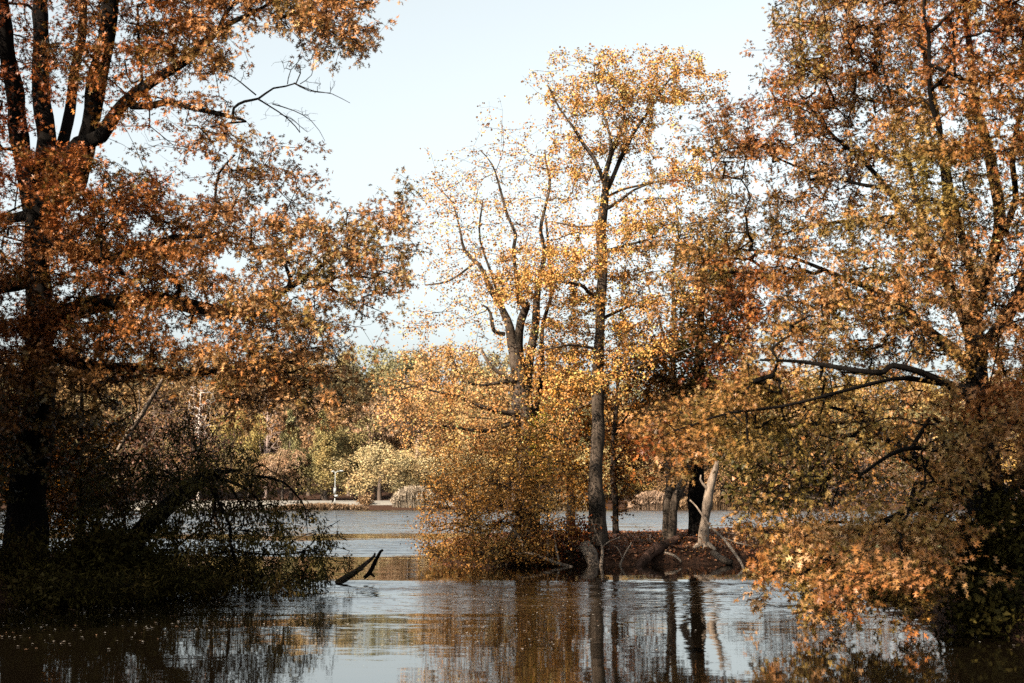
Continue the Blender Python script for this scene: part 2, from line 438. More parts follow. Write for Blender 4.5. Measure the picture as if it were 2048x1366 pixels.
# ---- left oak: tall multi-stemmed, at the left edge on the bank
mapA = [
 "6666776557677898899986",
 "5566665446567898899973",
 "5555663246458875599851",
 "55556624663687720167600",
 "5555662578466783003120",
 "5555663535444320000000",
 "5555663311333332000000",
 "5555663100011454211000",
 "55556654871312255420000",
 "55556635877861245430022000",
 "555566239988877645634530",
 "55556667999999876766763000",
 "55556686899998316565663000",
 "55556673689886666545553000",
 "55556688998875688864321000",
 "55556699999854577776100",
 "55556698887666888864200",
 "55556686675222287875300",
 "5555667445311113433630",
 "5555666333211110000000",
 "5555665432000000000000",
 "5555664320000000000000",
]
limbsA = [
 [(42, 1190, 25, 100), (52, 1100, 25, 84), (62, 1000, 25, 74), (72, 900, 25, 68), (82, 780, 25, 62), (82, 680, 25, 56), (78, 600, 25, 52), (74, 500, 25, 52), (78, 440, 25, 62), (88, 395, 25, 58)],
 [(72, 450, 25, 44), (62, 385, 25, 42), (42, 300, 24.7, 40), (22, 170, 24.3, 36), (8, 60, 24, 34), (-10, -60, 23.6, 30), (-40, -240, 23, 22)],
 [(84, 420, 25, 44), (92, 340, 25.2, 44), (84, 230, 25.4, 38), (76, 120, 25.7, 34), (78, 0, 26, 30), (85, -200, 26.4, 22)],
 [(104, 380, 25, 30), (122, 300, 25.6, 26), (146, 200, 26.2, 22), (163, 60, 26.8, 18), (172, -100, 27.3, 13)],
 [(100, 400, 25, 60), (140, 372, 24.9, 56), (168, 300, 24.8, 42), (192, 190, 24.6, 38), (212, 80, 24.4, 34), (222, -30, 24.2, 30), (240, -200, 24, 20)],
 [(130, 330, 25, 40), (160, 288, 24.7, 34), (200, 268, 24.3, 30), (240, 225, 24, 27), (290, 178, 23.7, 24), (345, 135, 23.4, 22), (400, 90, 23.1, 18), (445, 55, 23, 14), (500, 30, 22.8, 9), (545, 5, 22.6, 6), (600, -30, 22.5, 4)],
 [(440, 58, 23, 11), (452, 25, 23.2, 9), (472, -10, 23.4, 7), (500, -80, 23.6, 5)],
 [(262, 212, 23.9, 16), (300, 212, 23.8, 14), (340, 206, 23.7, 13), (385, 218, 23.5, 12), (430, 228, 23.4, 10), (468, 238, 23.3, 7), (492, 243, 23.2, 4)],
 [(285, 180, 23.7, 7), (283, 130, 23.9, 6), (280, 80, 24, 5), (275, 10, 24.2, 5)],
 [(100, 640, 25, 50), (160, 618, 24.6, 40), (230, 606, 24.3, 34), (300, 598, 24, 30), (360, 604, 23.7, 28), (420, 618, 23.4, 27), (475, 622, 23.2, 24), (530, 600, 23, 17), (575, 578, 22.8, 13), (620, 552, 22.7, 10), (670, 515, 22.6, 7), (705, 500, 22.5, 5)],
 [(575, 578, 22.8, 10), (580, 555, 22.8, 9), (565, 520, 22.8, 6), (545, 470, 22.9, 4)],
 [(610, 575, 22.8, 8), (650, 570, 22.7, 6), (690, 550, 22.6, 5), (760, 560, 22.5, 3)],
 [(90, 470, 25, 34), (150, 500, 24.5, 28), (220, 520, 24.2, 22), (290, 500, 24, 16), (350, 478, 23.8, 13), (400, 474, 23.6, 9), (440, 466, 23.5, 6)],
 [(400, 474, 23.6, 8), (430, 430, 23.6, 7), (433, 395, 23.6, 6), (440, 345, 23.6, 5), (470, 310, 23.5, 3)],
 [(345, 600, 23.8, 13), (362, 575, 23.8, 11), (335, 545, 23.7, 8), (300, 520, 23.6, 6)],
 [(80, 700, 25, 30), (180, 730, 24.4, 24), (280, 735, 23.9, 18), (380, 745, 23.4, 13), (480, 735, 23, 9), (580, 745, 22.7, 5)],
 [(70, 560, 25, 30), (0, 575, 25.2, 26), (-100, 560, 25.5, 20), (-220, 570, 26, 12)],
 [(60, 430, 25, 24), (0, 438, 25.4, 18), (-90, 420, 26, 12)],
]
rsA = R_(11)
dA = lambda px, py: 24.3 - .0022 * max(px, -200) + .6 * math.sin(py * .013 + px * .006)
mapA = ['000012234432222100001110', '001233456543333200122210', '123455666654444432233331'] + mapA
tipsA = map_tips(-300, -250, mapA, dA, 44, rsA, 1.1, 1.6, seed=3.1, clump=1.4, cf=1.3)
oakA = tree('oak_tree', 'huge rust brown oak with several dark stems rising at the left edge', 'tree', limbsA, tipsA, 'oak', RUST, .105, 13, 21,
            bark=M_bark_shaded, clump_r=.12, tip_r=.0024, wob=.08, root_flare=.25, pf=.55, pal2=[(TAN, lambda q: (q[0] + 6.0) / 2.6), (SHADED, lambda q: min((4.6 - q[2]) / 1.2, (-4.6 - q[0]) / 1.5) * .8)])  # darkest tints paint shade into the lower left of the crown
# its pale bare dead twigs reaching into the open sky
def bare_fan(name, root, limbs, blobs, seed, mat, tip_r=.0022, seg=.22, label=None, wob=.16):
    rs = R_(seed); ps = [limb_path(l, .15, seed + i) for i, l in enumerate(limbs)]
    VV, TT, o = [], [], 0
    for i, p in enumerate(ps):
        v, t_ = sweep(p, 7, .06, seed + i); VV.append(v); TT.append(t_ + o); o += len(v)
    tips = blob_tips(blobs, rs)
    A, B, ra, rb, _, _ = grow(np.concatenate(ps), tips, rs, seg, tip_r, None, wob)
    v, t_ = edges_tubes(A, B, ra, rb, 4); VV.append(v); TT.append(t_ + o)
    ob = mesh(name, np.concatenate(VV), np.concatenate(TT), mat, smooth=True, root=root)
    if label: ob['label'] = label
    return ob
bare_fan('bare_bough', oakA, [[(466, 238, 23.3, 7), (468, 215, 23.3, 6), (490, 202, 23.2, 6), (516, 196, 23.2, 5), (545, 175, 23.2, 4), (588, 166, 23.1, 3), (600, 130, 23.1, 2)],
   [(516, 198, 23.2, 4), (540, 214, 23.1, 3), (570, 235, 23, 2.5), (600, 265, 23, 2)], [(588, 166, 23.1, 3), (620, 182, 23, 2), (660, 186, 23, 1.5)], [(512, 190, 23.2, 3), (480, 165, 23.2, 2.5), (455, 150, 23.2, 2)],
   [(590, 167, 23.1, 2.4), (625, 181, 23, 2), (662, 185, 23, 1.6), (700, 206, 23, 1)], [(545, 208, 23.1, 2.4), (590, 222, 23, 2), (625, 244, 23, 1.6), (650, 282, 23, 1)],
   [(560, 228, 23, 2.2), (590, 240, 23, 1.8), (612, 262, 23, 1.2)], [(575, 168, 23.1, 2.2), (580, 140, 23.1, 1.8), (605, 112, 23.1, 1.2)], [(600, 168, 23.1, 2), (620, 150, 23.1, 1.6), (622, 118, 23.1, 1), (616, 96, 23.1, .8)]],
   [(585, 130, 45, 22, 23.1, .4, 36), (640, 170, 40, 20, 23, .4, 34), (600, 240, 45, 30, 23, .4, 40), (470, 150, 35, 25, 23.2, .4, 16), (540, 215, 40, 30, 23.1, .3, 12), (350, 300, 45, 35, 23.6, .4, 8), (290, 270, 70, 25, 23.8, .4, 12)], 5, M_bark_shaded, .0017, .14, wob=.10,
   label='leafless grey bough spreading fine twigs against the sky')

# ---- right oak
mapR = [
 "0000001567777777777777",
 "0000016787766777777777",
 "0000016786876768777766",
 "0000016888885557777766",
 "0000037888876667777766",
 "0001037788875656777766",
 "0025567876886765777766",
 "0036787767768866777766",
 "0113555788678744777766",
 "1313445756657743777766",
 "1015656667678654777766",
 "0336765556788755777766",
 "1168877667788864777766",
 "1337887888888765777766",
 "1313578899887676777766",
 "1112467777776655777766",
 "1113565566654446777766",
 "0016998655544567777766",
 "2578986554546677777766",
 "5899865554445555777766",
 "1343322222235554777766",
 "0010122222234311111100",
 "0000333333356311111100",
 "0000145667688311111100",
 "0000056667785111111100",
 "0000032577683111111100",
 "0000000542150000220000",
]
def dR(px, py):
    a = min(max((py - 700) / 450, 0), 1); b_ = min(max((px - 1740) / 200, 0), 1)
    return 22.9 - 5.1 * a - 3.0 * b_ * (1 - a) + .7 * math.sin(px * .011 + py * .009)
limbsR = [
 [(2000, 1215, 21, 130), (1990, 1120, 21, 86), (1978, 1000, 21, 70), (1965, 880, 21, 60), (1955, 760, 21, 44), (1950, 680, 21, 36), (1958, 600, 21, 30), (1985, 520, 21.2, 25), (2005, 430, 21.3, 21), (1985, 340, 21.5, 22), (1960, 240, 21.7, 18), (1940, 120, 22, 14), (1925, -40, 22, 10)],
 [(1952, 690, 21, 34), (1925, 620, 21.2, 28), (1895, 560, 21.5, 24), (1855, 500, 21.9, 20), (1810, 430, 22.3, 16), (1770, 375, 22.6, 12), (1725, 320, 22.8, 9), (1650, 250, 23, 6), (1600, 190, 23.2, 4)],
 [(1950, 740, 21, 28), (1905, 700, 21.2, 24), (1850, 650, 21.6, 18), (1790, 600, 22, 14), (1700, 560, 22.4, 10), (1590, 520, 22.8, 7), (1500, 500, 23, 5)],
 [(1958, 800, 21, 34), (1900, 770, 20.6, 19), (1840, 745, 20.3, 14), (1785, 730, 20.1, 12), (1768, 742, 20.1, 11), (1740, 742, 20, 10), (1680, 735, 20, 10), (1600, 725, 20, 7), (1520, 720, 20, 5)],
 [(1945, 790, 21, 14), (1850, 760, 20.5, 10), (1760, 762, 20, 8), (1660, 790, 19.6, 7), (1560, 810, 19.4, 6), (1460, 830, 19.3, 5), (1350, 860, 19.2, 3)],
 [(1890, 560, 21.5, 20), (1892, 460, 21.8, 17), (1885, 340, 22, 14), (1868, 220, 22.2, 12), (1845, 110, 22.4, 10), (1825, -20, 22.6, 7)],
 [(1855, 500, 21.9, 14), (1835, 400, 22, 12), (1812, 290, 22.3, 10), (1780, 180, 22.5, 7), (1750, 60, 22.8, 5)],
 [(1960, 620, 21, 22), (1940, 520, 20.6, 18), (1905, 400, 20.3, 14), (1893, 300, 20.2, 12), (1860, 180, 20, 9), (1850, 40, 19.8, 7)],
 [(1770, 375, 22.6, 9), (1720, 370, 22.8, 7), (1640, 350, 23, 6), (1540, 310, 23.2, 4)],
 [(1810, 430, 22.3, 10), (1740, 440, 22.5, 8), (1660, 450, 22.8, 6), (1560, 470, 23, 4)],
 [(2005, 470, 21.2, 16), (2030, 400, 21, 13), (2026, 330, 20.8, 12), (2045, 220, 20.5, 9), (2080, 100, 20, 7)],
 [(1980, 940, 21, 26), (1900, 985, 19.8, 20), (1820, 1020, 18.8, 15), (1740, 1060, 18, 11), (1660, 1110, 17.5, 8), (1600, 1150, 17.2, 5)],
 [(1980, 1000, 21, 22), (1900, 1060, 19.2, 16), (1840, 1100, 18.2, 12), (1780, 1140, 17.5, 8), (1700, 1160, 17.2, 5)],
 [(1970, 900, 21, 22), (1880, 900, 19.7, 14), (1800, 900, 19, 9), (1720, 950, 18.5, 6)],
 [(1962, 700, 21, 30), (2010, 640, 20.6, 26), (2050, 560, 20.3, 22), (2110, 420, 20, 14), (2170, 250, 20, 9)],
 [(1985, 1010, 21, 24), (2060, 960, 21.4, 18), (2180, 900, 22, 10)],
]
rsR = R_(12)
mapR = ['0000000001123345443210', '0000000012344566665432', '0000000134556677776654'] + mapR
tipsR = map_tips(1250, -250, mapR, dR, 52, rsR, 1.1, 1.75, seed=8.2, clump=2.0, cf=1.15)
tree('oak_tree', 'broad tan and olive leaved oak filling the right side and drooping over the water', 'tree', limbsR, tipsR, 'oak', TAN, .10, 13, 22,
     bark=M_bark_shaded, clump_r=.13, tip_r=.0023, wob=.08, root_flare=.6, pf=.55, pal2=[(RUST, lambda q: .25 + n3(q, .4, 7.0) * 1.6 + max(0, (q[0] - 4.5) * .12)), (GREEN, lambda q: min(n3(q, .55, 4.0) * 1.7, (q[2] - 1.2) / .5)), (GREEN, lambda q: min((3.2 - q[2]) / .7, (q[2] - 1.25) / .4, (5.9 - q[0]) / .8, (q[0] - 2.6) / .6) * .6), (SHADED, lambda q: min((q[0] - 5.6) / .9, (2.6 - q[2]) / .7))], szf=lambda q: .88 + .22 * min(1, max(0, (2.6 - q[2]) / 2)))  # last tint set paints shade into the crown's low right side

# leaning dark tree behind the right oak, with its fan of drooping bare branches
rsx = R_(31)
fan = [[(2010, 1090, 25, 46), (1960, 1020, 25, 36), (1900, 965, 25.2, 32), (1840, 925, 25.3, 30), (1780, 880, 25.4, 28), (1725, 840, 25.5, 22), (1700, 815, 25.5, 12)]]
for i, (ex, ey) in enumerate([(1450, 900), (1470, 960), (1520, 1010), (1570, 1020), (1610, 1040), (1500, 860), (1660, 1030), (1430, 830)]):
    mx_, my_ = (1735 + ex) / 2 + 20, (835 + ey) / 2 - 45
    fan.append([(1735, 838, 25.5, 9), (mx_ + 60, my_ - 5, 25.2, 7), (mx_, my_, 24.9, 5), (ex, ey, 24.6 - .2 * (i % 3), 3)])
tipsF = blob_tips([(1560, 900, 150, 60, 24.8, 1.3, 120), (1560, 980, 110, 50, 24.8, 1.2, 90), (1700, 950, 90, 60, 25, 1.2, 40), (1830, 860, 80, 50, 25.4, 1, 40)], rsx)
tree('leaning_tree', 'dark leaning tree under the right oak with a fan of thin drooping branches', 'tree', fan, tipsF, 'oval', OLIVE + TAN[:3], .11, 10, 31,
     bark=M_bark_shaded, clump_r=.22, tip_r=.003, seg=.4)

# ---- willow shrub leaning over the water on the left
limbsM = [
 [(205, 1180, 26, 56), (245, 1115, 26, 44), (292, 1055, 26, 38), (335, 1012, 26, 33), (372, 985, 26, 30), (398, 962, 26, 24), (420, 948, 26, 17), (445, 945, 26, 10), (480, 940, 26, 5)],
 [(400, 962, 26, 16), (450, 960, 25.8, 13), (500, 985, 25.6, 10), (520, 1010, 25.5, 7), (545, 1060, 25.4, 5)],
 [(425, 945, 26, 16), (435, 1000, 25.8, 13), (458, 1050, 25.6, 12), (462, 1090, 25.5, 11), (475, 1140, 25.5, 8), (478, 1185, 25.5, 6)],
 [(390, 965, 26, 14), (420, 975, 26.2, 10), (432, 1010, 26.2, 8), (420, 1045, 26.2, 7), (385, 1070, 26, 7), (345, 1105, 26, 6)],
 [(405, 955, 26, 12), (440, 955, 26, 10), (480, 1010, 25.9, 8), (485, 1050, 25.8, 6), (470, 1065, 25.8, 5)],
 [(360, 985, 26, 10), (357, 940, 26.2, 9), (345, 915, 26.2, 6), (372, 905, 26.2, 4)],
 [(500, 975, 26, 10), (506, 955, 26, 11), (530, 953, 26, 9), (565, 965, 25.9, 8), (590, 990, 25.8, 7), (612, 1020, 25.7, 5), (615, 1065, 25.6, 3)],
 [(503, 950, 26, 6), (510, 935, 26, 6), (530, 932, 26, 5), (550, 950, 25.9, 4), (563, 915, 26, 3), (565, 905, 26, 2)],
 [(300, 1110, 26, 14), (380, 1115, 25.8, 10), (450, 1105, 25.6, 8), (540, 1110, 25.5, 6), (600, 1105, 25.5, 5), (625, 1085, 25.5, 3)],
 [(462, 1095, 25.5, 7), (490, 1110, 25.5, 7), (495, 1150, 25.5, 6), (492, 1180, 25.5, 5)],
 [(545, 1110, 25.5, 5), (590, 1080, 25.5, 4), (640, 1060, 25.5, 3), (680, 1040, 25.5, 2)],
]
tM = map_tips(150, 800, ["00112100000", "02333210000", "34445443100", "55556654310", "66565655430", "77666666542", "88877777652", "99998888750"],
              lambda px, py: 26 + .4 * math.sin(px * .03), 52, R_(41), .9, 1.3, seed=9.9, clump=1.5, cf=1.6)
limbsM = [limbsM[0]] + [[(a, b_, c, w * .55) for a, b_, c, w in l] for l in limbsM[1:]]
tree('willow_tree', 'dark willow leaning from the left bank with narrow leaves trailing in the water', 'tree', limbsM, tM, 'narrow', OLIVE, .10, 16, 41,
     bark=M_bark_shaded, clump_r=.22, tip_r=.0028, flat=.3, droop=-.7, seg=.3, mat=M_willow, hang=.12)
tW = blob_tips([(640, 1070, 50, 45, 25.5, .5, 26), (590, 1010, 45, 40, 25.7, .5, 16), (690, 1040, 30, 30, 25.5, .4, 8)], R_(42))
# young orange maple under the left oak
tO = blob_tips([(150, 900, 70, 80, 27.2, .9, 90), (210, 960, 60, 70, 27.2, .9, 110), (130, 1010, 70, 50, 27, .9, 70), (185, 1070, 50, 50, 26.8, .8, 40), (60, 960, 60, 60, 27, .9, 50), (215, 850, 40, 50, 27.4, .8, 40)], R_(43))
tree('maple_sapling', 'young orange leaved maple growing below the left oak', 'tree', [
 [(165, 1150, 27, 16), (160, 1050, 27, 13), (158, 960, 27, 11), (163, 880, 27.1, 10), (165, 800, 27.2, 8), (160, 740, 27.3, 5)],
 [(160, 960, 27, 8), (190, 920, 27.1, 6), (225, 880, 27.2, 4)], [(162, 900, 27, 7), (130, 870, 27, 5), (105, 850, 27, 3)], [(160, 1020, 27, 7), (185, 985, 27.1, 5), (210, 960, 27.2, 3)]],
 tO, 'maple', [(.50, .17, .02), (.62, .26, .03), (.22, .10, .02), (.10, .07, .015), (.40, .13, .02)], .085, 10, 43, bark=M_bark_shaded, clump_r=.2)
# low shrubs on the dark left bank
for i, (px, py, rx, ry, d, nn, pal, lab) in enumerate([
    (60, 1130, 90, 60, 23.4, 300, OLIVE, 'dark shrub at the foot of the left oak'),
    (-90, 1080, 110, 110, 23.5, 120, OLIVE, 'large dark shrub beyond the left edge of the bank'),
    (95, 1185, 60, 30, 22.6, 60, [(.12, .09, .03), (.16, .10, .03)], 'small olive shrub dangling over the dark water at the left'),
    (50, 890, 120, 120, 27.4, 420, SHADED, 'tall dark shrubby growth behind the left oak trunk'),  # added dark mass; its tints carry the shade behind the trunk
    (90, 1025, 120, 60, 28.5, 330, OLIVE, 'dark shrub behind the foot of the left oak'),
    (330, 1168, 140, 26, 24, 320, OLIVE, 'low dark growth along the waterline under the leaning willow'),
    (150, 1180, 150, 28, 22.6, 320, OLIVE, 'low growth painted dark as in shade along the waterline below the left oak'),
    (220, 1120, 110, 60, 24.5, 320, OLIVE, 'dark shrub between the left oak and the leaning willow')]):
    tp = blob_tips([(px, py, rx, ry, d, .8, nn)], R_(50 + i)); bx = P(px, py, d); gz = float(height(bx[0], d + .3))
    bp_ = np.array([bx[0], d + .3, max(gz, -.1)])
    rt = empty('shrub', bp_); tag(rt, lab, 'shrub')
    nodes = np.array([[bp_[0], bp_[1], bp_[2] + k * .12, .02] for k in range(4)])
    A, B, ra, rb, dr, la = grow(nodes, tp, R_(60 + i), .3, .003)
    V, T = edges_tubes(A, B, ra, rb, 4); mesh('stem', V, T, M_bark_shaded, smooth=True, root=rt)
    rs = R_(70 + i); rep = np.repeat(np.arange(len(tp)), 14)
    pos = tp[rep] + rs.normal(size=(len(rep), 3)) * .12; ok = pos[:, 2] > .03
    col = palette_pick(tp, pal, rs)[rep] * np.exp(rs.normal(size=(len(rep), 1)) * .2)
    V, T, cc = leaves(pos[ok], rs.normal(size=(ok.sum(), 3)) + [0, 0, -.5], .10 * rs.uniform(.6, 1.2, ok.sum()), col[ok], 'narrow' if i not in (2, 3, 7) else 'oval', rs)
    mesh('foliage', V, T, M_shade, cc * .6, root=rt)  # leaf tints darkened further, painting in the bank's shade

# trees off the left edge that keep the bank and its water dark
def off_tree(x, y, h, seed, label, low=2.0, rad=3.2, n=600, ox=0.0, oy=0.0, group='oaks on the left bank beyond the frame'):
    rs = R_(seed); z0 = float(height(x, y)); rt = empty('oak_tree', (x, y, z0)); tag(rt, label, 'tree', group)
    path = catmull([(x, y, z0, .32), (x + .1, y, z0 + h * .3, .26), (x + ox * .4, y + oy * .4, z0 + h * .6, .18), (x + ox, y + oy, z0 + h * .85, .08)], .4)
    V, T = sweep(path, 12, .14, seed); mesh('trunk', V, T, M_bark, smooth=True, root=rt)
    u = rs.normal(size=(n, 3)); u = unit(u) * (rs.rand(n, 1) ** .45) * [rad, rad, (h - low) / 2]
    tp = u + [x + ox, y + oy, z0 + (h + low) / 2]
    A, B, ra, rb, dr, la = grow(path[len(path) // 5:], tp, rs, .5, .005)
    V, T = edges_tubes(A, B, ra, rb, 4); mesh('branchwork', V, T, M_bark, smooth=True, root=rt)
    rep = np.repeat(np.arange(n), 36); pos = tp[rep] + rs.normal(size=(len(rep), 3)) * .28
    V, T, cc = leaves(pos, rs.normal(size=pos.shape), .17 * rs.uniform(.7, 1.2, len(pos)), palette_pick(tp, RUST, rs)[rep], 'oak', rs)
    mesh('crown', V, T, M_leaf, cc, root=rt)
OFF = [(-13.0, 20.0, 8.0, 81, .8, 3.0), (-17, 24, 8.5, 82, 1, 3.2), (-11.6, 16.2, 7.2, 83, .6, 2.6), (-15.5, 16, 9.5, 85, 1, 3), (-12.2, 19.6, 9.0, 86, 2.6, 2.6)]
for k_, (x, y, h, s_, lo, ra_) in enumerate(OFF):
    off_tree(x, y, h, s_, ['low spreading', 'rearmost', 'smallest', 'front', 'slender high crowned'][k_] + ' rust leaved oak standing left of the frame', lo, ra_)
off_tree(-8.5, 7.5, 12.4, 84, 'tall added oak out of view, its crown placed to shade the right bank', 8.6, 2.2, 800, 6.5, 2.9, None)  # added unseen tree, crown set high to throw shade on the lower right
# ================================================================== the island
# multi-stemmed maple
mapB = [
 "0000100000",
 "0000121100",
 "0012223220",
 "0133233322",
 "0033333200",
 "0123333200",
 "0023332200",
 "0023343300",
 "0123323400",
 "0332213400",
 "0234324500",
 "4555544600",
 "4566655600",
 "0356665600",
]
limbsB = [
 [(1052, 1085, 37, 62), (1054, 1030, 37, 44), (1054, 950, 37, 40), (1052, 880, 37, 40), (1048, 820, 37, 40), (1044, 770, 37, 36)],
 [(1042, 790, 37, 24), (1032, 740, 37, 22), (1024, 690, 37, 20), (1014, 640, 37, 17), (998, 600, 37, 13), (978, 570, 37, 11), (955, 530, 37, 8), (925, 500, 37, 6), (915, 450, 37.1, 4), (900, 400, 37.2, 3), (870, 370, 37.2, 2)],
 [(1046, 780, 37, 22), (1046, 740, 36.8, 19), (1038, 690, 36.6, 17), (1040, 640, 36.5, 17), (1050, 610, 36.4, 16), (1036, 602, 36.4, 13), (1030, 560, 36.4, 8), (1026, 500, 36.4, 8), (1034, 470, 36.4, 7), (1018, 430, 36.4, 6), (1005, 380, 36.4, 5), (985, 330, 36.4, 3), (960, 300, 36.4, 2)],
 [(1050, 800, 37, 22), (1056, 740, 37.2, 20), (1064, 690, 37.3, 17), (1072, 620, 37.4, 15), (1078, 560, 37.5, 11), (1087, 500, 37.5, 9), (1080, 465, 37.5, 8), (1090, 420, 37.6, 6), (1098, 360, 37.6, 5), (1090, 300, 37.6, 3)],
 [(1062, 950, 37, 16), (1070, 880, 37.3, 12), (1078, 800, 37.5, 10), (1082, 720, 37.7, 10), (1092, 640, 37.8, 8), (1105, 580, 37.8, 6), (1095, 500, 38, 5), (1092, 430, 38, 4)],
 [(1010, 668, 37, 9), (992, 664, 37, 9), (984, 652, 37, 8), (978, 625, 37, 6), (965, 610, 37, 4)],
 [(1044, 830, 37, 14), (1030, 828, 36.7, 12), (1005, 826, 36.4, 10), (960, 812, 36, 8), (920, 796, 35.8, 6), (880, 786, 35.6, 4), (830, 772, 35.4, 3), (780, 758, 35.3, 2)],
 [(1046, 860, 37, 12), (1020, 848, 36.6, 10), (990, 862, 36.3, 9), (950, 862, 36, 7), (900, 852, 35.8, 5), (850, 850, 35.6, 3)],
 [(1036, 762, 37, 10), (1000, 765, 36.7, 8), (960, 772, 36.5, 5), (920, 760, 36.4, 3)],
 [(1010, 640, 37, 9), (985, 560, 37.2, 6), (960, 480, 37.4, 4), (965, 400, 37.4, 3)],
 [(1060, 870, 37, 10), (1085, 860, 36.6, 8), (1120, 880, 36.3, 6), (1150, 870, 36, 4)],
 [(950, 525, 37, 5), (900, 560, 36.9, 4), (850, 570, 36.8, 3)],
]
rsB = R_(13)
dB = lambda px, py: 37 - .002 * (1050 - px) + .5 * math.sin(px * .02 + py * .015)
tipsB = map_tips(750, 200, mapB, dB, 100, rsB, 1.2, 1.15, seed=4.4, clump=.7)
maple = tree('maple_tree', 'sparse peach leaved maple with several dark stems on the island', 'tree', limbsB, tipsB, 'maple', PEACH, .064, 8, 23,
     bark=M_bark_grey, twig=M_twig, clump_r=.20, tip_r=.0018, wob=.07, seg=.35, root_flare=.3)
bare_fan('dead_limb', maple, [[(1030, 768, 36.9, 9), (1010, 752, 36.7, 9), (985, 735, 36.5, 8), (965, 705, 36.4, 6), (962, 695, 36.4, 3)]], [(975, 715, 20, 14, 36.4, .2, 3)], 7, M_dead, label='pale broken dead limb')

# tall golden oak
limbsC = [
 [(1193, 1090, 36, 42), (1192, 1040, 36, 33), (1190, 980, 36, 29), (1192, 900, 36, 26), (1194, 800, 36, 24), (1197, 700, 36, 22), (1200, 600, 36, 20), (1203, 500, 36, 20), (1205, 420, 36, 17), (1208, 370, 36, 15), (1210, 345, 36, 13)],
 [(1208, 365, 36, 10), (1190, 320, 35.9, 8), (1168, 290, 35.8, 8), (1150, 260, 35.7, 6), (1120, 220, 35.6, 4), (1095, 170, 35.5, 3)],
 [(1210, 350, 36, 11), (1222, 315, 36.1, 9), (1238, 270, 36.2, 7), (1248, 230, 36.3, 5), (1242, 180, 36.3, 4), (1210, 130, 36.3, 2)],
 [(1206, 395, 36, 11), (1224, 360, 36.2, 10), (1240, 320, 36.4, 9), (1270, 260, 36.6, 7), (1300, 215, 36.8, 5), (1340, 160, 37, 4), (1385, 140, 37, 2)],
 [(1212, 345, 36, 7), (1222, 290, 35.8, 6), (1205, 230, 35.6, 5), (1192, 170, 35.5, 3), (1190, 130, 35.5, 2)],
 [(1206, 420, 36, 9), (1235, 405, 35.8, 7), (1270, 380, 35.6, 5), (1330, 362, 35.4, 4), (1400, 358, 35.2, 2)],
 [(1206, 400, 36, 6), (1240, 380, 36.3, 5), (1290, 368, 36.5, 4), (1340, 360, 36.5, 2)],
 [(1204, 505, 36, 9), (1240, 495, 35.7, 7), (1280, 485, 35.4, 5), (1330, 470, 35.3, 3)],
 [(1204, 500, 36, 7), (1250, 500, 36.3, 5), (1310, 492, 36.6, 4), (1350, 490, 36.6, 2)],
 [(1201, 600, 36, 9), (1175, 585, 35.7, 8), (1158, 568, 35.5, 7), (1110, 565, 35.3, 5), (1050, 560, 35.1, 3), (990, 555, 35, 2)],
 [(1203, 450, 36, 7), (1160, 455, 36.2, 5), (1110, 445, 36.3, 3)],
 [(1199, 640, 36, 8), (1240, 620, 36.4, 6), (1290, 600, 36.7, 4), (1340, 590, 36.9, 2)],
 [(1197, 700, 36, 7), (1150, 690, 35.5, 5), (1090, 700, 35.2, 3)],
 [(1195, 760, 36, 7), (1240, 745, 35.6, 5), (1300, 720, 35.3, 3), (1400, 690, 35, 2)],
 [(1194, 800, 36, 7), (1150, 820, 36.4, 5), (1110, 850, 36.6, 3)],
]
mapC2 = [
 "0003453660",
 "0035688775",
 "0004577300",
 "0014476310",
 "0024533464",
 "0001212344",
 "0002237642",
 "0014567630",
 "0667775230",
 "5777766540",
 "0005666400",
 "0035555400",
 "0045554000",
 "0045540000",
]
rsC = R_(14)
tipsC = map_tips(950, 100, mapC2, lambda px, py: 36 + .7 * math.sin(px * .017 + py * .02), 165, rsC, .9, 1.7, seed=6.4, clump=1.9, cf=.8, zf=2.6)
tree('pin_oak_tree', 'tall golden oak with a single straight trunk, highest tree on the island', 'tree', limbsC, tipsC, 'maple', GOLD, .062, 10, 24,
     bark=M_bark_grey, twig=M_twig, clump_r=.12, tip_r=.0017, wob=.07, seg=.35, root_flare=.2)

# other island trees
def itree(name, label, cat, limbs, blobs, leaf, pal, size, nleaf, seed, **k):
    return tree(name, label, cat, limbs, blob_tips(blobs, R_(seed + 100)), leaf, pal, size, nleaf, seed, **k)
itree('maple_tree', 'orange leaved young maple behind the tall golden trunk', 'tree', [
   [(1142, 1070, 41, 20), (1140, 960, 41, 16), (1135, 880, 41, 12), (1138, 800, 41, 8), (1140, 700, 41, 5)], [(1138, 900, 41, 8), (1170, 850, 41, 5), (1200, 800, 41, 3)], [(1137, 940, 41, 8), (1110, 900, 41, 5), (1090, 850, 41, 3)]],
   [(1140, 760, 80, 90, 41, 1.3, 330), (1130, 880, 90, 90, 41, 1.3, 330), (1170, 970, 60, 50, 41, 1, 110)], 'maple', [(.60, .25, .04), (.50, .17, .025), (.70, .34, .06), (.40, .13, .02)], .09, 10, 51, clump_r=.22)
itree('maple_tree', 'amber leaved maple right of the tall golden trunk', 'tree', [
   [(1232, 1066, 40, 14), (1228, 980, 40, 12), (1225, 900, 40, 10), (1232, 800, 40, 7), (1240, 700, 40, 4)], [(1227, 930, 40, 6), (1260, 880, 40, 4), (1300, 850, 40, 2)], [(1226, 880, 40, 6), (1270, 800, 40, 3)]],
   [(1260, 780, 90, 100, 40.5, 1.3, 330), (1270, 900, 80, 70, 40, 1.2, 210), (1240, 980, 40, 60, 40, .8, 60), (1300, 690, 70, 60, 40, 1.2, 130)], 'maple', [(.42, .15, .03), (.56, .22, .04), (.30, .10, .02), (.22, .12, .03)], .085, 10, 52, clump_r=.22, bark=M_bark)
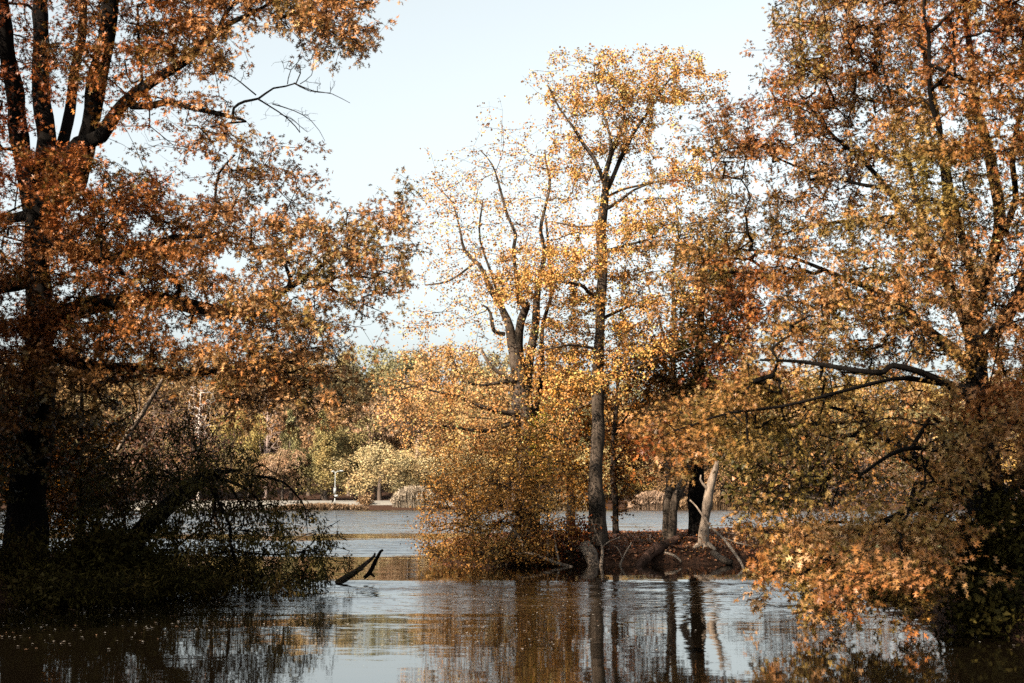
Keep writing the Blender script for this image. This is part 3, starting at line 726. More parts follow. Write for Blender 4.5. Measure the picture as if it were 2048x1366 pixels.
itree('bare_tree', 'thin almost leafless tree with fine pale twigs right of the golden oak', 'tree', [
   [(1345, 1062, 43, 16), (1342, 900, 43, 13), (1345, 760, 43, 11), (1350, 650, 43, 9), (1345, 560, 43, 6), (1355, 470, 43, 4), (1352, 390, 43, 2)], [(1345, 720, 43, 7), (1310, 620, 43, 5), (1290, 540, 43, 3)], [(1348, 680, 43, 7), (1390, 600, 43, 5), (1420, 520, 43, 3)], [(1344, 800, 43, 8), (1290, 720, 42.7, 5), (1225, 650, 42.5, 3)]],
   [(1300, 560, 70, 80, 43, 1.2, 130), (1390, 520, 60, 90, 43, 1.2, 150), (1340, 450, 40, 60, 43, 1, 60), (1270, 680, 70, 60, 43, 1, 70), (1400, 650, 60, 60, 43, 1.1, 80)], 'maple', PEACH, .08, 3, 53, twig=M_paletwig, tip_r=.0035, bark=M_bark_grey)
itree('oak_tree', 'brown and dark olive oak behind the pale leaning snag', 'tree', [
   [(1394, 1068, 41, 34), (1392, 960, 41, 30), (1394, 860, 41, 26), (1396, 780, 41, 22), (1400, 680, 41, 16), (1405, 600, 41, 10), (1410, 520, 41, 6)], [(1396, 780, 41, 12), (1340, 765, 40.6, 9), (1280, 755, 40.4, 5), (1240, 735, 40.3, 3)], [(1398, 720, 41, 12), (1450, 680, 41, 8), (1500, 650, 41, 4)], [(1402, 640, 41, 9), (1350, 600, 41, 5)]],
   [(1370, 780, 90, 45, 40.8, 1.3, 230), (1410, 700, 100, 60, 41, 1.5, 300), (1430, 600, 90, 80, 41, 1.5, 300), (1410, 500, 60, 60, 41, 1.3, 90), (1320, 720, 70, 50, 40.6, 1.2, 110), (1490, 780, 60, 60, 41, 1.2, 140)], 'maple', [(.10, .08, .02), (.26, .12, .035), (.40, .18, .06), (.09, .08, .025), (.34, .14, .045)], .11, 11, 54, bark=M_bark_shaded, clump_r=.25)
itree('tree', 'curved grey brown twin trunk rising over the curved log', 'tree', [
   [(1336, 1088, 38.5, 28), (1343, 1045, 38.5, 20), (1350, 1000, 38.5, 18), (1362, 965, 38.5, 18), (1380, 900, 38.6, 14), (1400, 840, 38.8, 9)], [(1332, 1084, 38.4, 16), (1334, 1030, 38.5, 16), (1338, 980, 38.7, 14), (1335, 930, 39, 11), (1325, 850, 39.2, 6)]],
   [(1370, 840, 70, 50, 38.8, 1, 150), (1320, 850, 60, 45, 39, 1, 90), (1440, 830, 60, 50, 38.8, 1, 90)], 'maple', TAN[:4], .10, 9, 55, bark=M_bark_grey, root_flare=.5)
# pale leaning snag
def log(name, label, pts, mat, seed, sides=11, rough=.22, cat='log', stubs=(), part='stub'):
    paths = [limb_path(p, .08, seed + i) for i, p in enumerate([pts] + list(stubs))]
    V, T = sweep(paths[0], sides, rough, seed); o_ = paths[0][0, :3]
    if not stubs:
        rt = mesh(name, V - o_, T, mat, smooth=True); rt.location = o_; return tag(rt, label, cat)
    rt = empty(name, o_); tag(rt, label, cat); mesh('trunk', V, T, mat, smooth=True, root=rt)
    for i, p in enumerate(paths[1:]):
        V, T = sweep(p, 7, rough, seed + i); mesh(part, V, T, mat, smooth=True, root=rt)
    return rt
log('dead_snag', 'bleached bare trunk leaning right at the right end of the island', [(1406, 1098, 37, 24), (1409, 1070, 37, 19), (1412, 1040, 37, 18), (1418, 1000, 37, 18), (1425, 960, 37, 15), (1433, 930, 37, 11), (1438, 905, 37.1, 9)], M_dead, 61,
    stubs=[[(1420, 985, 37, 8), (1408, 965, 36.9, 5), (1402, 950, 36.9, 3)], [(1432, 930, 37, 9), (1445, 912, 37, 6), (1456, 902, 37, 3)], [(1407, 1086, 37, 16), (1396, 1092, 36.8, 10), (1388, 1098, 36.7, 5)], [(1412, 1086, 37, 14), (1424, 1094, 36.8, 8), (1432, 1100, 36.7, 4)]], cat='dead tree')
log('broken_stump', 'pale splintered stump leaning down to the water at the island edge', [(1160, 1092, 35.9, 16), (1168, 1095, 35.8, 30), (1176, 1108, 35.6, 26), (1184, 1122, 35.4, 24), (1190, 1136, 35.2, 22)], M_dead, 62, rough=.35,
    stubs=[[(1158, 1094, 35.9, 12), (1164, 1106, 35.9, 7), (1170, 1118, 35.9, 3)], [(1184, 1122, 35.4, 16), (1194, 1132, 35.3, 10), (1198, 1139, 35.2, 6)]], cat='stump')
log('fallen_log', 'thick brown log curving from the island bank down to the water', [(1272, 1140, 35.1, 20), (1283, 1128, 35.3, 21), (1297, 1112, 35.7, 20), (1312, 1098, 36.2, 19), (1332, 1088, 36.8, 17), (1352, 1078, 37.4, 14), (1368, 1074, 37.8, 9)], bark_mat('brown_log', (.018, .011, .008), (.09, .05, .037)), 63, rough=.3, stubs=[[(1330, 1090, 36.8, 7), (1350, 1092, 36.6, 5), (1368, 1098, 36.4, 3)], [(1300, 1110, 35.7, 6), (1306, 1100, 35.6, 4), (1304, 1090, 35.6, 2)]])
log('fallen_branch', 'long pale branch lying along the island waterline left of the stump', [(1032, 1108, 35, 5), (1052, 1106, 35, 6), (1080, 1112, 34.9, 6), (1110, 1124, 34.8, 6), (1145, 1134, 34.8, 5)], M_dead, 64,
    stubs=[[(1048, 1106, 35, 5), (1044, 1085, 35, 4), (1030, 1062, 35, 3), (1022, 1045, 35, 2)], [(1118, 1126, 34.8, 4), (1112, 1095, 34.9, 3), (1108, 1065, 35, 2)]], cat='branch', part='twig')
log('dead_branch', 'thin pale branch standing in the water right of the pale stump', [(1200, 1142, 34.9, 6), (1204, 1110, 35, 6), (1203, 1090, 35, 5), (1190, 1062, 35, 3), (1182, 1040, 35, 2)], M_dead, 65,
    stubs=[[(1204, 1095, 35, 3), (1220, 1080, 35, 2), (1240, 1072, 35, 1.5)]], cat='branch', part='twig')
log('dead_branch', 'slender pale upright stem in front of the round bush', [(1095, 1112, 35.2, 5), (1094, 1060, 35.2, 4), (1093, 1010, 35.2, 3), (1092, 960, 35.2, 2)], M_dead, 66, stubs=[[(1094, 1045, 35.2, 3), (1102, 1010, 35.2, 2), (1105, 985, 35.2, 1.5)]], cat='branch', part='twig')
log('fallen_branch', 'bent pale twig between the stump and the curved log', [(1240, 1132, 35.2, 4), (1250, 1105, 35.4, 3), (1262, 1085, 35.5, 2.5)], M_dead, 67, stubs=[[(1245, 1118, 35.3, 3), (1236, 1100, 35.3, 2), (1228, 1092, 35.3, 1.5)]], cat='branch', part='twig')
log('fallen_log', 'short log on the bank below the bleached snag', [(1425, 1105, 36, 12), (1450, 1118, 35.6, 14), (1464, 1126, 35.4, 10)], M_bark_grey, 68)
log('fallen_branch', 'long thin branch slanting down right of the bleached snag to the water', [(1380, 1000, 36.5, 3), (1420, 1050, 36, 4), (1460, 1095, 35, 5), (1485, 1130, 34, 5), (1497, 1152, 33, 4)], M_dead, 69, stubs=[[(1440, 1072, 35.5, 3), (1470, 1085, 35.3, 3), (1500, 1090, 35, 2)]], cat='branch', part='twig')
log('fallen_branch', 'reddish branch lying on the litter right of the curved log', [(1330, 1105, 36, 4), (1345, 1112, 35.7, 5), (1362, 1124, 35.4, 4)], M_dead, 70)
# sticks in the open water
log('sunken_branch', 'long grey brown branch rising slanting out of the open water', [(672, 1168, 28, 10), (690, 1157, 28, 12), (712, 1140, 27.9, 11), (735, 1120, 27.8, 8), (750, 1106, 27.8, 4)], M_bark_grey, 71, stubs=[[(715, 1138, 27.9, 6), (722, 1140, 27.8, 4), (728, 1137, 27.8, 3)]], cat='branch')
log('sunken_branch', 'short dark forked branch rising steeply out of the open water', [(728, 1156, 28, 7), (740, 1146, 28, 9), (752, 1126, 28, 8), (761, 1110, 28, 7), (766, 1100, 28, 5)], M_bark_shaded, 72, stubs=[[(740, 1147, 28, 6), (746, 1150, 28, 5), (750, 1153, 28, 3)]], cat='branch')
log('sunken_branch', 'small twig floating off the right end of the island', [(1402, 1150, 30, 3), (1418, 1158, 29.6, 5), (1432, 1164, 29.4, 6), (1445, 1168, 29.2, 3)], M_bark_grey, 73, stubs=[[(1432, 1164, 29.4, 4), (1428, 1158, 29.4, 3), (1422, 1154, 29.4, 2)]], cat='branch')
log('leaning_snag', 'thin pale dead trunk leaning right behind the left willow', [(236, 900, 30, 8), (262, 860, 30, 9), (290, 815, 30, 9), (315, 775, 30, 7), (328, 752, 30, 4)], M_dead, 74, stubs=[[(275, 838, 30, 5), (278, 800, 30, 3), (276, 780, 30, 2)]], cat='dead tree')

# round bush over the island's left end
def shrub(label, blobs, pal, size, nleaf, seed, base, leaf='oval', mat=None, name='bush', twig=None, cat='bush', clump=.17, group=None, tip_r=.0028, tips=None):
    rs = R_(seed); tp = blob_tips(blobs, rs) if tips is None else tips; rt = empty(name, base); tag(rt, label, cat, group)
    nodes = [[*base, .03]]
    for k in range(9):
        a = k * 2.4
        nodes += [[base[0] + math.cos(a) * .25 * j, base[1] + math.sin(a) * .25 * j, base[2] + .3 * j, .03] for j in range(1, 4)]
    A, B, ra, rb, dr, la = grow(np.array(nodes, float), tp, rs, .4, tip_r, .05)
    V, T = edges_tubes(A, B, ra, rb, 4); mesh('stem', V, T, twig or M_twig, smooth=True, root=rt)
    rep = np.repeat(np.arange(len(tp)), rs.poisson(nleaf, len(tp)))
    pos = tp[rep] + rs.normal(size=(len(rep), 3)) * clump; ok = pos[:, 2] > .03; n = int(ok.sum())
    col = palette_pick(tp, pal, rs)[rep][ok] * np.exp(rs.normal(size=(n, 1)) * .22)
    V, T, cc = leaves(pos[ok], rs.normal(size=(n, 3)) + dr[rep][ok] * .8, size * rs.uniform(.6, 1.25, n), col, leaf, rs)
    mesh('foliage', V, T, mat or M_leaf, cc, root=rt)
    return rt
bushtips = map_tips(800, 850, ["0002442", "0256665", "0578886", "0578884", "1688862", "0566630"], lambda px, py: 35.3 + .5 * math.sin(px * .05), 110, R_(90), 1.1, 1.2, seed=1.9, clump=1.3, cf=1.4)
shrub('large golden olive bush overhanging the water at the left end of the island', None,
      BUSH, .062, 13, 91, [-.6, 36.4, .4], tips=bushtips, clump=.13)
shrub('green yellow leaves climbing the maple trunk', [(1080, 870, 25, 40, 36.4, .4, 60), (1075, 930, 25, 30, 36.4, .4, 40)], [(.25, .20, .03), (.45, .34, .05)], .09, 10, 92, [.55, 36.5, .5], name='climbing_vine', cat='vine')
shrub('low red leaved seedlings at the foot of the golden oak', [(1130, 1075, 70, 32, 36, .7, 190), (1090, 1100, 50, 16, 35.6, .5, 90), (1165, 1060, 30, 20, 36.2, .5, 40)], [(.30, .06, .02), (.42, .12, .03), (.16, .05, .015)], .08, 8, 93, [1.3, 36.3, .4])
shrub('dark low brush under the round bush at the waterline', [(1040, 1110, 70, 16, 35.5, .5, 140), (1110, 1120, 60, 14, 35.5, .4, 90)], [(.05, .03, .015), (.10, .05, .02)], .07, 9, 94, [.4, 36, .4])
for i, (px, py, rx, ry, d, n_, lab) in enumerate([
    (1530, 960, 90, 90, 42, 330, 'reddish brown twiggy thicket right of the bleached snag'),
    (1650, 980, 100, 90, 40.5, 360, 'brown twiggy thicket behind the drooping right oak'),
    (1800, 960, 110, 110, 40, 360, 'brown thicket behind the leaning dark tree'),
    (1590, 900, 90, 70, 46, 240, 'tawny thicket farther back behind the drooping right oak'),
    (1720, 870, 110, 90, 47, 280, 'golden brown tree scrub behind the leaning dark tree'),
    (1480, 1075, 50, 35, 38.5, 120, 'low olive brush on the bank right of the short log'),
    (1930, 930, 110, 150, 42, 360, 'dark brown thicket behind the right oak trunk'),
    (2080, 900, 110, 170, 41, 300, 'dark brown thicket at the right edge')]):
    bs = P(px, 1060, d); bz = max(float(height(bs[0], d)), .2)
    shrub(lab, [(px, py, rx, ry, d, 1.6, n_)], [(.24, .10, .035), (.34, .16, .05), (.15, .07, .03), (.30, .11, .04)] if i != 4 else GOLD[:2] + TAN[:2], .085, 5, 110 + i, [bs[0], d, bz], twig=M_paletwig, name='thicket', cat='thicket', clump=.22, tip_r=.004)
rb_ = R_(150)
for i, (px, py, lab) in enumerate([(1215, 1112, 'small rust brush right of the pale stump'), (1290, 1085, 'low russet growth behind the curved log'), (1375, 1100, 'low russet growth left of the bleached snag'), (1450, 1090, 'russet brush right of the bleached snag')]):
    bs = P(px, py, 37); shrub(lab, [(px, py, 34, 13, 37 + .6 * (i % 2), .7, 46)], [(.30, .10, .03), (.44, .17, .05), (.2, .1, .03)], .065, 6, 151 + i, [bs[0], 37, float(height(bs[0], 37))], twig=M_paletwig, name='undergrowth', cat='undergrowth')
# purple brown bare thicket on the left bank behind the willow
for i, (px, py, rx, ry, d, n_, lab) in enumerate([
    (345, 870, 75, 95, 31.2, 420, 'purple brown leafless thicket behind the leaning willow'),
    (420, 900, 60, 70, 31.6, 240, 'grey brown leafless thicket right of the purple one behind the willow'),
    (260, 940, 70, 110, 31.4, 300, 'dark brown thicket between the young maple and the purple thicket')]):
    bs = P(min(px, 400), 1000, d)
    shrub(lab, [(px, py, rx, ry, d, .8, n_)], [(.26, .12, .08), (.34, .17, .11), (.16, .08, .05)], .06, 4 if i < 2 else 8, 120 + i, [bs[0], d - .3, max(float(height(bs[0], d - .3)), 0)], twig=M_paletwig, name='thicket', cat='thicket', clump=.16, tip_r=.0032)
# added shrubs at the right oak's foot, leaves darkened to paint in shade
for i, (px, py, rx, ry, d, n_, lab) in enumerate([
    (1960, 1120, 70, 80, 20.5, 330, 'dark shrub around the foot of the right oak'), (2060, 1080, 90, 110, 19.5, 420, 'dark shrub at the right edge by the water'),
    (2000, 1230, 80, 50, 18, 260, 'low shrub painted dark as in shade, hanging over the water at the lower right')]):
    bs = P(px, 1100, d + .5); shrub(lab, [(px, py, rx, ry, d, 1.0, n_)], [tuple(v * .55 for v in c) for c in OLIVE[:3]], .085, 14, 130 + i, [bs[0], d + .5, max(float(height(bs[0], d + .5)), 0.0)], twig=M_bark_shaded, name='shrub', cat='shrub', mat=M_shade)

# fallen leaves on the island and leaves floating on the water (nobody could count them)
rs = R_(200); n = 26000
x = rs.uniform(-2.5, 9, n); y = rs.uniform(35, 48, n); z = height(x, y); ok = z > .05
x, y, z = x[ok], y[ok], z[ok]; n = len(x); pos = np.stack([x, y, z + .02 + rs.rand(n) * .03], 1)
ax = rs.normal(size=(n, 3)); ax[:, 2] *= .25
col = np.array([(.30, .11, .05), (.16, .06, .03), (.42, .20, .11), (.09, .04, .02), (.5, .3, .18)])[rs.choice(5, n, p=[.3, .3, .17, .18, .05])]
V, T, cc = leaves(pos, ax, rs.uniform(.05, .11, n), col, 'oval', rs, .5)
tag(mesh('fallen_leaves', V, T, M_leaf, cc), 'brown fallen leaves covering the island ground', 'leaves', kind='stuff')
n = 2600; d = 16 + 16 * rs.rand(n); px = rs.uniform(-100, 2150, n); x = (px - 1024) / F * d
keep = (np.array([n3((a, b_, 0), .35, 2) for a, b_ in zip(x, d * .35)]) + .35 > rs.rand(n) * .8) & (height(x, d) < -.2)
x, d = x[keep], d[keep]; n = len(x); pos = np.stack([x, d, np.full(n, .012)], 1)
ax = rs.normal(size=(n, 3)); ax[:, 2] = 0
col = np.array([(.5, .42, .36), (.35, .2, .12), (.6, .55, .5)])[rs.choice(3, n, p=[.4, .3, .3])]
V, T, cc = leaves(pos, ax, rs.uniform(.025, .05, n), col, 'oval', rs, .97)
tag(mesh('floating_leaves', V, T, M_leaf, cc), 'tiny fallen leaves floating on the dark water', 'leaves', kind='stuff')
# ================================================================== the far shore
def far_proto(kind, seed):
    """unit tree meshes: height 1, crown radius .4; returns (trunk mesh, crown mesh or None)"""
    rs = R_(seed); pts = []
    if kind == 'round':
        lobes = [(rs.normal() * .17, rs.normal() * .17, .34 + rs.rand() * .48, rs.uniform(.10, .19)) for _ in range(17)] + [(0, 0, .86, .12)]
        ncl, sz = 9500, .021
    elif kind == 'feather':
        lobes = [(math.cos(k * 2.4) * .16 * (1.05 - h), math.sin(k * 2.4) * .16 * (1.05 - h), h, .17 * (1.12 - h)) for k, h in enumerate(np.linspace(.22, .93, 15))]
        ncl, sz = 9000, .018
    elif kind == 'willow':
        lobes = [(rs.normal() * .22, rs.normal() * .22, .22 + rs.rand() * .55, rs.uniform(.14, .22)) for _ in range(20)] + [(0, 0, .82, .17)]
        ncl, sz = 11000, .019
    elif kind == 'bare':
        lobes = []; ncl, sz = 0, 0
    for k in range(ncl):
        c = lobes[rs.randint(len(lobes))]; u = unit(rs.normal(size=3)) * c[3] * (rs.rand() ** .28)
        if kind == 'willow': u[2] *= 1.1
        p = np.array([c[0] + u[0], c[1] + u[1], c[2] + u[2]])
        if p[2] < .08 or n3(p, 7, seed) < -.25: continue
        pts.append(p)
    path = catmull([(0, 0, -.03, .03), (.01, 0, .2, .022), (-.01, .01, .5, .014), (0, 0, .85, .005)], .03)
    V, T = sweep(path, 7, .1, seed)
    if kind == 'bare':
        tp = unit(rs.normal(size=(420, 3))) * (rs.rand(420, 1) ** .5) * [.30, .30, .42] + [0, 0, .58]
        tip_r, sd_ = .0011, .07
    else:
        tp = np.array([pts[i] for i in rs.choice(len(pts), 60)]); tip_r, sd_ = .0012, .09
    A, B, ra, rb, _, _ = grow(path[5:], tp, rs, sd_, tip_r, .01, .2)
    v, t_ = edges_tubes(A, B, ra, rb, 3); V2 = np.concatenate([V, v]); T2 = np.concatenate([T, t_ + len(V)])
    crown = None
    if pts:
        pts = np.array(pts); n = len(pts); rs2 = R_(seed + 1)
        pal = np.array([(1, 1, 1), (.78, .82, .72), (1.12, 1.0, .85), (.9, .8, .7)])
        col = palette_pick(pts, pal, rs2, 5, seed, .18)
        ax = rs2.normal(size=(n, 3)) + [0, 0, -.9 if kind == 'willow' else .3]
        crown = leaves(pts, ax, sz * rs2.uniform(.6, 1.3, n), col, 'clump' if kind != 'feather' else 'maple', rs2, .45)
    return (V2, T2), crown
PROTO = {}
M_fbark = bark_mat('far_bark', (.04, .03, .025), (.10, .075, .06)); M_fbare = new_mat('bare_crown_bark')
_m, _t, _b = M_fbare; _oi = _t.nodes.new('ShaderNodeObjectInfo'); _t.links.new(_oi.outputs['Color'], _b.inputs['Base Color']); _b.inputs['Roughness'].default_value = .9; M_fbare = _m
for k in ('round', 'feather', 'willow', 'bare'):
    for v in range(3 if k == 'round' else 2):
        (V, T), cr_ = far_proto(k, 300 + hash_k(k) + v * 7) if False else far_proto(k, {'round': 300, 'feather': 340, 'willow': 360, 'bare': 380}[k] + v * 7)
        a = mesh('trunk', V, T, M_fbare if k == 'bare' else M_fbark, smooth=True); b_ = None
        if cr_: b_ = mesh('crown', cr_[0], cr_[1], M_far, cr_[2])
        PROTO[(k, v)] = (a.data, b_.data if b_ else None)
        bpy.data.objects.remove(a)
        if b_: bpy.data.objects.remove(b_)
_cnt = [0]
def far_tree(kind, px, top, wpx, d, col, label, group=None, bottom=None, name=None, squash=None):
    x = (px - 1024) / F * d; z0 = float(height(x, d)) if bottom is None else P(px, bottom, d)[2]
    h = P(px, top, d)[2] - z0; w = wpx / F * d * (1.4 if d > 203 and kind == 'round' else 1.0)
    col = (col[0] * .72 + .09, col[1] * .78 + .065, min(1, col[2] * .9 + .035))  # paints in haze: far tints blended towards a pale tan
    i = _cnt[0]; _cnt[0] += 1; rs = R_(900 + i)
    v = i % (3 if kind == 'round' else 2); tm, cm = PROTO[(kind, v)]
    name = name or {'round': 'oak_tree', 'feather': 'poplar_tree', 'willow': 'willow_tree', 'bare': 'bare_tree'}[kind]
    rt = empty(name, (x, d, z0)); tag(rt, label, 'tree', group)
    nat = {'round': .78, 'feather': .50, 'willow': .85, 'bare': .60}[kind]
    sx = w / nat; a = rs.uniform(0, 6.28)
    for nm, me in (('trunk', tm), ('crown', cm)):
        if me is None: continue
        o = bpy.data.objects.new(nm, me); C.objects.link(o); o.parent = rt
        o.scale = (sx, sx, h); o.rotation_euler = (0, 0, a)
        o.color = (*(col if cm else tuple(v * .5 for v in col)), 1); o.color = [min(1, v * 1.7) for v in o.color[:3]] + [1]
    return rt
OL = (.14, .115, .05); OLD = (.085, .075, .04); YG = (.29, .22, .08); STRAW = (.52, .38, .19); BRN = (.30, .16, .075); ORG = (.42, .20, .07)
PNK = (.36, .21, .13); GRYG = (.22, .20, .085); PUR = (.20, .13, .115); WHT = (.46, .38, .33); GLD = (.55, .33, .08)
FT = [
 # front row on the shore
 ('willow', 762, 882, 165, 186, STRAW, 'broad pale straw coloured tree right of the lamp post on the far shore'),
 ('willow', 850, 872, 130, 189, (.50, .36, .17), 'pale straw tree behind the pale reeds on the far shore'),
 ('feather', 652, 862, 95, 190, YG, 'drooping yellow green tree beside the lamp post'),
 ('round', 568, 895, 100, 188, PNK, 'rounded brown tree left of the lamp post on the far shore'),
 ('round', 500, 900, 110, 189, (.26, .17, .07), 'brown olive tree on the far shore behind the willow branches'),
 ('feather', 583, 812, 82, 198, GRYG, 'grey green feathery tree left of its twin on the far shore'),
 ('feather', 648, 806, 84, 199, (.27, .23, .09), 'grey green feathery tree directly above the lamp post'),
 ('round', 482, 818, 90, 196, (.38, .27, .08), 'yellow olive tree left of the feathery pair'),
 ('round', 440, 868, 110, 193, OL, 'olive tree low on the far shore behind the willow'),
 ('bare', 535, 765, 80, 210, PUR, 'purplish leafless tree above the feathery pair'),
 ('bare', 400, 748, 80, 204, WHT, 'white leafless tree standing out on the far shore'),
 ('round', 712, 832, 80, 204, (.25, .20, .08), 'small olive tree behind the pale straw tree'),
 ('round', 757, 785, 95, 208, PNK, 'pinkish tan tree above the pale straw tree'),
 ('round', 700, 800, 100, 212, BRN, 'orange brown tree between the feathery tree and the dark oak'),
 ('round', 620, 775, 100, 213, (.36, .19, .10), 'reddish brown tree behind the feathery pair'),
 # middle of the slope
 ('round', 700, 722, 130, 232, OLD, 'dark green oak halfway up the far slope'),
 ('round', 640, 745, 90, 226, (.05, .052, .03), 'darkest evergreen on the far slope behind the reddish brown tree'),
 ('round', 745, 735, 90, 236, OL, 'olive oak right of the dark green oak on the slope'),
 ('bare', 835, 725, 110, 228, PUR, 'wide purplish leafless tree on the slope right of the olive oak'),
 ('round', 820, 775, 110, 214, BRN, 'brown tree below the purplish leafless tree'),
 ('round', 905, 760, 110, 216, ORG, 'orange brown tree behind the maple branches'),
 ('round', 560, 720, 110, 240, ORG, 'orange crown under the left oak boughs on the far slope'),
 ('round', 600, 690, 90, 255, (.40, .24, .10), 'tan orange crown on the skyline behind the left oak leaves'),
 # skyline
 ('round', 765, 688, 110, 262, (.22, .20, .09), 'olive green crown at the left of the open skyline'),
 ('round', 690, 700, 90, 262, (.30, .22, .09), 'tan olive crown on the skyline'),
 ('round', 840, 694, 90, 266, (.28, .21, .09), 'light brown green crown in the middle of the skyline'),
 ('round', 905, 684, 110, 262, (.42, .24, .09), 'orange tan crown on the skyline left of the maple stems'),
 ('round', 985, 700, 80, 258, (.20, .165, .085), 'grey green crown on the skyline behind the maple stems'),
 ('willow', 930, 880, 120, 192, (.48, .33, .15), 'tan tree behind the round island bush'),
 ('round', 960, 800, 110, 205, (.40, .25, .10), 'tan brown tree behind the maple trunk'),
]
for a in FT: far_tree(*a)
rs = R_(77)
# the rest of the wooded shore, seen only in gaps
FILL = [((.34, .19, .08), 'russet'), ((.20, .17, .07), 'olive'), ((.42, .30, .12), 'tan'), ((.28, .14, .07), 'brown'), ((.46, .27, .07), 'golden')]
ORD = 'first second third fourth fifth sixth seventh eighth ninth tenth eleventh twelfth thirteenth fourteenth fifteenth sixteenth seventeenth eighteenth nineteenth twentieth'.split()
def gaps(x0, x1, d0, top, wpx, where, kinds=('round',), FILL=FILL):
    px = x0; k_ = 0
    while px < x1:
        c, nm = FILL[rs.randint(len(FILL))]; k = kinds[rs.randint(len(kinds))]
        far_tree(k, px, top + rs.uniform(-14, 14), wpx * rs.uniform(.9, 1.2), d0 + rs.uniform(-4, 4), tuple(np.array(c) * rs.uniform(.85, 1.15)),
                 '%s tree, %s from left, %s' % (nm, ORD[k_], where), 'far trees in the row %s' % where); k_ += 1
        px += wpx * .62
gaps(1040, 2150, 190, 880, 120, 'on the far shore beyond the island', ('round', 'willow', 'round'))
gaps(1030, 2150, 206, 800, 120, 'on the slope beyond the island')
gaps(1040, 2150, 228, 740, 120, 'high on the slope beyond the island')
gaps(-150, 430, 188, 880, 120, 'on the far shore behind the left oak', FILL=[((.20, .11, .05), 'brown'), ((.13, .105, .05), 'olive'), ((.24, .13, .05), 'russet')])
gaps(-150, 380, 206, 800, 120, 'on the slope behind the left oak', FILL=[((.20, .11, .05), 'brown'), ((.13, .105, .05), 'olive'), ((.24, .13, .05), 'russet')])
gaps(-150, 540, 235, 745, 120, 'high on the slope behind the left oak', FILL=[((.20, .11, .05), 'brown'), ((.13, .105, .05), 'olive'), ((.24, .13, .05), 'russet')])
gaps(-150, 560, 262, 715, 120, 'on the ridge behind the left oak', FILL=[((.20, .11, .05), 'brown'), ((.13, .105, .05), 'olive'), ((.24, .13, .05), 'russet')])

# reeds: pale plumes at the waterline
def reed_bed(px0, px1, top, d, seed, label, col, n=1500, dd=2.0):
    rs = R_(seed); x0 = (px0 - 1024) / F * d; x1 = (px1 - 1024) / F * d; cx = (x0 + x1) / 2
    H = P(px0, top, d)[2]; x = rs.uniform(x0, x1, n); y = d + rs.uniform(-dd, dd, n)
    env = np.sqrt(np.clip(1 - ((x - cx) / ((x1 - x0) / 2)) ** 2, .12, 1)); zb = np.maximum(height(x, y), -.1)
    h = (H - zb) * env * rs.uniform(.7, 1.03, n)
    A = np.stack([x, y, zb], 1); B = A + np.stack([rs.normal(size=n) * .12 + (x - cx) * .08, rs.normal(size=n) * .1, h], 1)
    V, T = edges_tubes(A, B, np.full(n, .018), np.full(n, .008), 3)
    k = 5; rep = np.repeat(np.arange(n), k); u = rs.uniform(.45, 1, (n * k, 1))
    pos = A[rep] * (1 - u) + B[rep] * u + rs.normal(size=(n * k, 3)) * .05
    V2, T2, c2 = leaves(pos, rs.normal(size=(n * k, 3)) * .5 + [0, 0, 1], rs.uniform(.25, .5, n * k), np.array(col)[None] * rs.uniform(.7, 1.2, (n * k, 1)), 'narrow', rs)
    c1 = np.repeat(np.array(col)[None] * .7, len(V), 0)
    tag(mesh('reeds', np.concatenate([V, V2]), np.concatenate([T, T2 + len(V)]), M_leaf, np.concatenate([c1, c2])), label, 'reeds', kind='stuff')
reed_bed(790, 870, 975, 178, 701, 'pale silvery reeds at the water below the pale straw trees', (.66, .52, .38), 1700)
reed_bed(1260, 1345, 985, 176, 702, 'pinkish tan reeds on the far shore seen under the island trees', (.55, .36, .24), 1300)
reed_bed(1060, 1200, 990, 176, 703, 'pale reeds on the far shore behind the golden oak trunk', (.55, .38, .22), 1500)
reed_bed(560, 730, 1011, 173.5, 704, 'low tan grass along the far waterline below the lamp post', (.38, .24, .14), 1500, 1.0)
reed_bed(1350, 1560, 985, 176, 705, 'tan reeds on the far shore right of the twin trunk', (.42, .26, .14), 1500)
bs = P(728, 1000, 180); shrub('small tan shrub by the path right of the lamp post', [(730, 1003, 13, 9, 178, .8, 120)], [(.45, .28, .14), (.35, .2, .1)], .22, 8, 711, [(730 - 1024) / F * 178, 178, float(height((730 - 1024) / F * 178, 178))], clump=.25, name='shrub', cat='shrub', tip_r=.01)

# path along the far shore: a pale strip following the ground
xp = np.linspace(-48, -7, 80); yc = 179.5 + 5 * np.sin(xp * .021 + 1) * .6
m, t, b = new_mat('path_gravel'); n1 = t.nodes.new('ShaderNodeTexNoise'); n1.inputs['Scale'].default_value = 3
cr = t.nodes.new('ShaderNodeValToRGB'); cr.color_ramp.elements[0].color = (.10, .092, .08, 1); cr.color_ramp.elements[1].color = (.16, .145, .125, 1)
t.links.new(n1.outputs[0], cr.inputs[0]); t.links.new(cr.outputs[0], b.inputs['Base Color']); b.inputs['Roughness'].default_value = .9
rows_ = []
for k, (off, up) in enumerate(((-4.0, -.05), (-3.0, .12), (2.6, .42), (4.6, -.1))):
    yy = yc + off; rows_.append(np.stack([xp, yy, height(xp, yy) + up], 1))
V = np.concatenate(rows_); n = len(xp)
Q = [(j * n + i, j * n + i + 1, (j + 1) * n + i + 1, (j + 1) * n + i) for j in range(3) for i in range(n - 1)]
tag(mesh('path', V, Q, m, smooth=True), kind='structure')

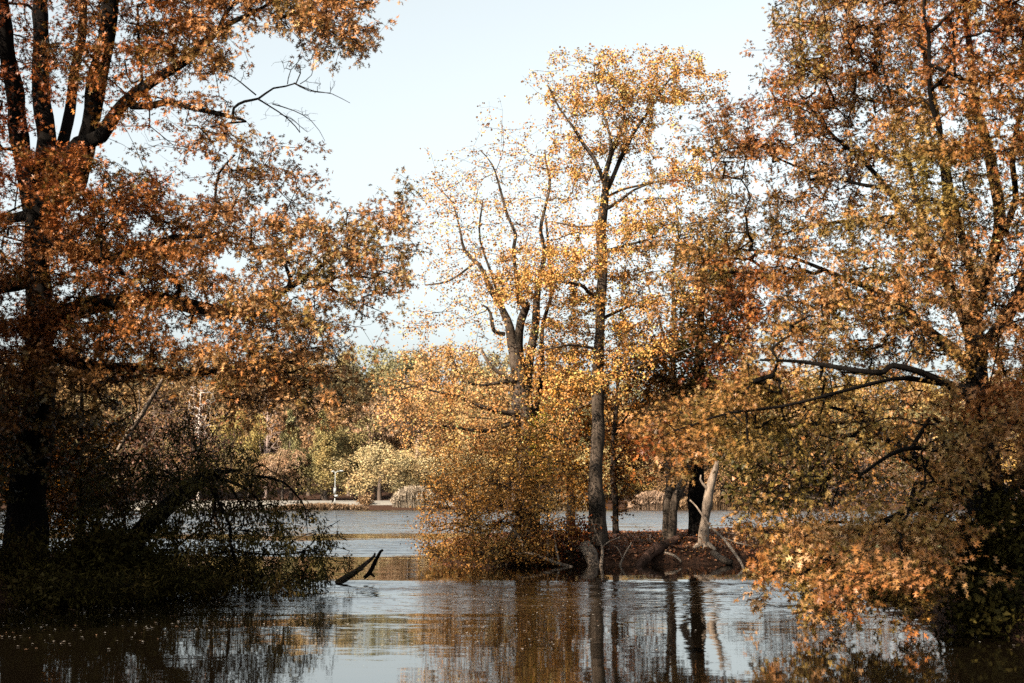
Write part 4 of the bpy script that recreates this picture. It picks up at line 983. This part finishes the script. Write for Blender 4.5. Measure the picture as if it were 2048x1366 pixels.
# lamp post
lx = (672 - 1024) / F * 181; ly = 181; lz = float(height(lx, ly))
m, t, b = new_mat('galvanised_post'); b.inputs['Base Color'].default_value = (.66, .68, .68, 1); b.inputs['Roughness'].default_value = .5
_n = t.nodes.new('ShaderNodeTexNoise'); _n.inputs['Scale'].default_value = 4; _r = t.nodes.new('ShaderNodeValToRGB')
_r.color_ramp.elements[0].color = (.2, .21, .21, 1); _r.color_ramp.elements[1].color = (.3, .31, .31, 1); t.links.new(_n.outputs[0], _r.inputs[0]); t.links.new(_r.outputs[0], b.inputs['Base Color'])
rt = empty('lamp_post', (lx, ly, lz)); tag(rt, 'pale grey street lamp with two short arms beside the far path', 'street lamp')
H = P(672, 944, 181)[2] - lz
def rod(nm, pts, sides=8, mat=m):
    V, T = sweep(catmull([(lx + a, ly + c, lz + z, r) for a, c, z, r in pts], .2), sides, 0, 0); return mesh(nm, V, T, mat, smooth=True, root=rt)
rod('pole', [(0, 0, -.1, .075), (0, 0, .5, .07), (0, 0, H * .5, .055), (0, 0, H, .04)])
rod('arm', [(0, 0, H - .1, .045), (.35, 0, H + .1, .04), (.8, 0, H + .15, .035)]); rod('arm', [(0, 0, H - .1, .045), (-.15, 0, H + .05, .04), (-.3, 0, H + .08, .035)])
rod('lamp_head', [(.6, 0, H + .15, .06), (.8, 0, H + .15, .08), (1.05, 0, H + .12, .05)]); rod('lamp_head', [(-.1, 0, H + .1, .05), (-.3, 0, H + .1, .07), (-.5, 0, H + .06, .04)])
def box(nm, cx, cz, w, h, dp, mat):
    V = np.array([(lx + cx + a * w / 2, ly - .14 + b_ * dp / 2, lz + cz + c * h / 2) for a in (-1, 1) for b_ in (-1, 1) for c in (-1, 1)])
    return mesh(nm, V, [(0, 1, 3, 2), (4, 6, 7, 5), (0, 4, 5, 1), (2, 3, 7, 6), (0, 2, 6, 4), (1, 5, 7, 3)], mat, root=rt)
box('control_box', 0, H * .42, .3, .75, .2, m); box('sign_plate', .14, H * .25, .5, .28, .05, m)
